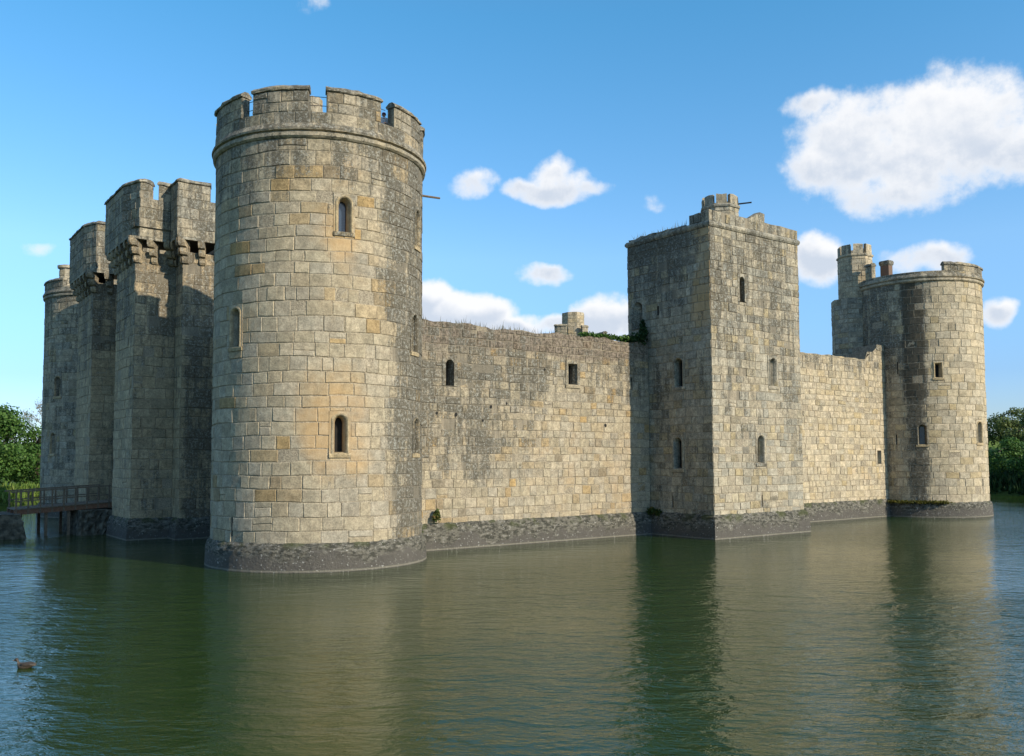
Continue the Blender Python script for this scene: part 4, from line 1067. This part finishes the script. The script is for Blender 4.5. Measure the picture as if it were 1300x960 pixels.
loft(mb, [(.235, .055, .005, .005, .6), (.20, .06, .035, .018, .6), (.15, .06, .065, .04, .5), (.08, .045, .085, .065, .5), (0, .035, .095, .08, .55), (-.08, .035, .09, .078, .6), (-.13, .05, .065, .07, .7), (-.15, .09, .042, .055, .7), (-.155, .135, .032, .045, .5), (-.165, .165, .034, .042, .25), (-.19, .172, .034, .038, .3), (-.215, .168, .026, .028, .5), (-.23, .163, .012, .012, .5)])
local_build(mb, 'body', MD, dk_)
mb = MB(); loft(mb, [(-.222, .162, .016, .012, .5), (-.25, .157, .015, .007, .5), (-.275, .154, .011, .004, .5)], 8); local_build(mb, 'bill', simple_mat('duck_bill', (.25, .12, .03), (.18, .09, .03), 20, .4), dk_)
for sgn in (-1, 1):
    mb = MB(); loft(mb, [(.20, .075, .004, .008, .2), (.12, .078, .018, .03, .3), (.02, .07, .022, .045, .4), (-.07, .065, .012, .03, .6)], 8)
    mb.v = [(x, y + sgn*.075, z) for x, y, z in mb.v]; local_build(mb, 'wing', MD, dk_)

# ================================================================== VISITOR ON THE ROOF OF THE NEAR TOWER
def person():
    a = R_(20.0); px, py = 3.70*math.sin(a), -3.70*math.cos(a)
    loc = G(px, py, 17.48)
    P_ = thing('person', 'visitor in pale top and dark cap between the battlements of the near tower', 'person', loc)
    # faces the camera: local -Y axis points to it
    me = bpy.data.meshes.new('body')
    J = {'pel': (0, 0, .93), 'bel': (0, .0, 1.05), 'chest': (0, .01, 1.28), 'neck': (0, .01, 1.43), 'nk2': (0, 0, 1.49), 'head': (0, -.01, 1.56), 'top': (0, 0, 1.635),
         'shl': (-.17, .01, 1.38), 'ell': (-.22, -.06, 1.12), 'wrl': (-.17, -.27, 1.08), 'hdl': (-.16, -.35, 1.09), 'shr': (.17, .01, 1.38), 'elr': (.22, -.06, 1.12), 'wrr': (.17, -.27, 1.08), 'hdr': (.16, -.35, 1.09),
         'hpl': (-.09, 0, .88), 'knl': (-.10, -.02, .48), 'anl': (-.10, .02, .07), 'tol': (-.11, -.15, .03), 'hpr': (.09, 0, .88), 'knr': (.10, -.02, .48), 'anr': (.10, .02, .07), 'tor': (.11, -.15, .03)}
    rad = dict(pel=.13, bel=.12, chest=.145, neck=.06, nk2=.055, head=.078, top=.06, shl=.065, shr=.065, ell=.045, elr=.045, wrl=.03, wrr=.03, hdl=.022, hdr=.022, hpl=.09, hpr=.09, knl=.06, knr=.06, anl=.042, anr=.042, tol=.03, tor=.03)
    keys = list(J); E = [('pel', 'bel'), ('bel', 'chest'), ('chest', 'neck'), ('neck', 'nk2'), ('nk2', 'head'), ('head', 'top'), ('chest', 'shl'), ('shl', 'ell'), ('ell', 'wrl'), ('wrl', 'hdl'), ('chest', 'shr'), ('shr', 'elr'), ('elr', 'wrr'), ('wrr', 'hdr'), ('pel', 'hpl'), ('hpl', 'knl'), ('knl', 'anl'), ('anl', 'tol'), ('pel', 'hpr'), ('hpr', 'knr'), ('knr', 'anr'), ('anr', 'tor')]
    co = [J[k] for k in keys]; ed = [(keys.index(a_), keys.index(b_)) for a_, b_ in E]; rr = [rad[k] for k in keys]
    for sg, wk in ((-1, 'wrl'), (1, 'wrr')):      # fingers
        w0 = keys.index('hdl' if sg < 0 else 'hdr'); bx, by, bz = co[w0]
        for f in range(4):
            i = len(co); ln = [.06, .068, .064, .05][f]
            co += [(bx + (f-1.5)*.019, by-.02, bz), (bx + (f-1.5)*.021, by-.02-ln, bz-.02)]; rr += [.0095, .008]; ed += [(w0, i), (i, i+1)]
        i = len(co); co += [(bx - sg*.035, by+.01, bz), (bx - sg*.05, by-.03, bz-.01)]; rr += [.011, .009]; ed += [(w0, i), (i, i+1)]
    me.from_pydata(co, ed, []); o = bpy.data.objects.new('body', me); C.objects.link(o); o.parent = P_
    sk = o.modifiers.new('skin', 'SKIN'); 
    if not me.skin_vertices: 
        bpy.context.view_layer.objects.active = o
    sv = me.skin_vertices[0].data if me.skin_vertices else None
    if sv:
        for i, r in enumerate(rr): sv[i].radius = (r, r)
        sv[0].use_root = True
    ss_ = o.modifiers.new('sub', 'SUBSURF'); ss_.levels = 1; ss_.render_levels = 2
    me.materials.append(simple_mat('skin', (.42, .25, .18), (.46, .28, .20), 9, .5, 0, 0))
    def shell(name, secs, mat, smooth=True):
        mb = MB(); n = 16; rows = []
        for (x, y, z, rx, ry) in secs: rows.append([mb.vert((x + rx*math.cos(k*2*math.pi/n), y + ry*math.sin(k*2*math.pi/n), z)) for k in range(n)])
        for a_, b_ in zip(rows, rows[1:]):
            for k in range(n): mb.face(a_[k], a_[(k+1) % n], b_[(k+1) % n], b_[k])
        mb.f.append(tuple(reversed(rows[0]))); mb.f.append(tuple(rows[-1]))
        return local_build(mb, name, mat, P_)
    pale = simple_mat('pale_cloth', (.62, .58, .56), (.70, .66, .64), 12, .9)
    shell('shirt', [(0, .01, .95, .17, .12), (0, .01, 1.1, .16, .115), (0, .01, 1.28, .19, .13), (0, .01, 1.38, .21, .11), (0, .01, 1.44, .12, .08), (0, .01, 1.47, .06, .06)], pale)
    for sg in (-1, 1):
        mb = MB(); tube(mb, [(sg*.18, .01, 1.38), (sg*.22, -.05, 1.13)], [.085, .062], 12); local_build(mb, 'sleeve', pale, P_)
        mb = MB(); tube(mb, [(sg*.09, 0, .95), (sg*.10, -.02, .48), (sg*.10, .02, .07)], [.11, .075, .062], 12); local_build(mb, 'trouser_leg', simple_mat('navy_cloth', (.02, .03, .06), (.03, .04, .08), 12, .9), P_)
    cap = simple_mat('dark_purple_cap', (.05, .02, .05), (.07, .03, .07), 12, .8)
    shell('cap', [(0, 0, 1.585, .088, .10), (0, 0, 1.63, .086, .097), (0, 0, 1.665, .065, .075), (0, 0, 1.68, .03, .035)], cap)
    for sx_ in (-1, 1):
        mb = MB(); tube(mb, [(sx_*.028, -.092, 1.563), (sx_*.028, -.10, 1.563)], .009, 8); local_build(mb, 'eye', M_VOID, P_)
        mb = MB(); tube(mb, [(sx_*.084, .0, 1.535), (sx_*.088, .0, 1.58)], .014, 8); local_build(mb, 'ear', me.materials[0], P_)
    mb = MB(); tube(mb, [(0, -.09, 1.565), (0, -.112, 1.535), (0, -.09, 1.53)], [.008, .014, .01], 8); local_build(mb, 'nose', me.materials[0], P_)
    mb = MB(); tube(mb, [(-.022, -.088, 1.51), (0, -.094, 1.508), (.022, -.088, 1.51)], .006, 6); local_build(mb, 'mouth', simple_mat('lips', (.35, .12, .1), (.38, .14, .12), 9, .5, 0, 0), P_)
    P_.rotation_euler = (0, 0, math.atan2(0-loc[0], -(0-loc[1])) ) if False else (0, 0, R_(-10))
person()
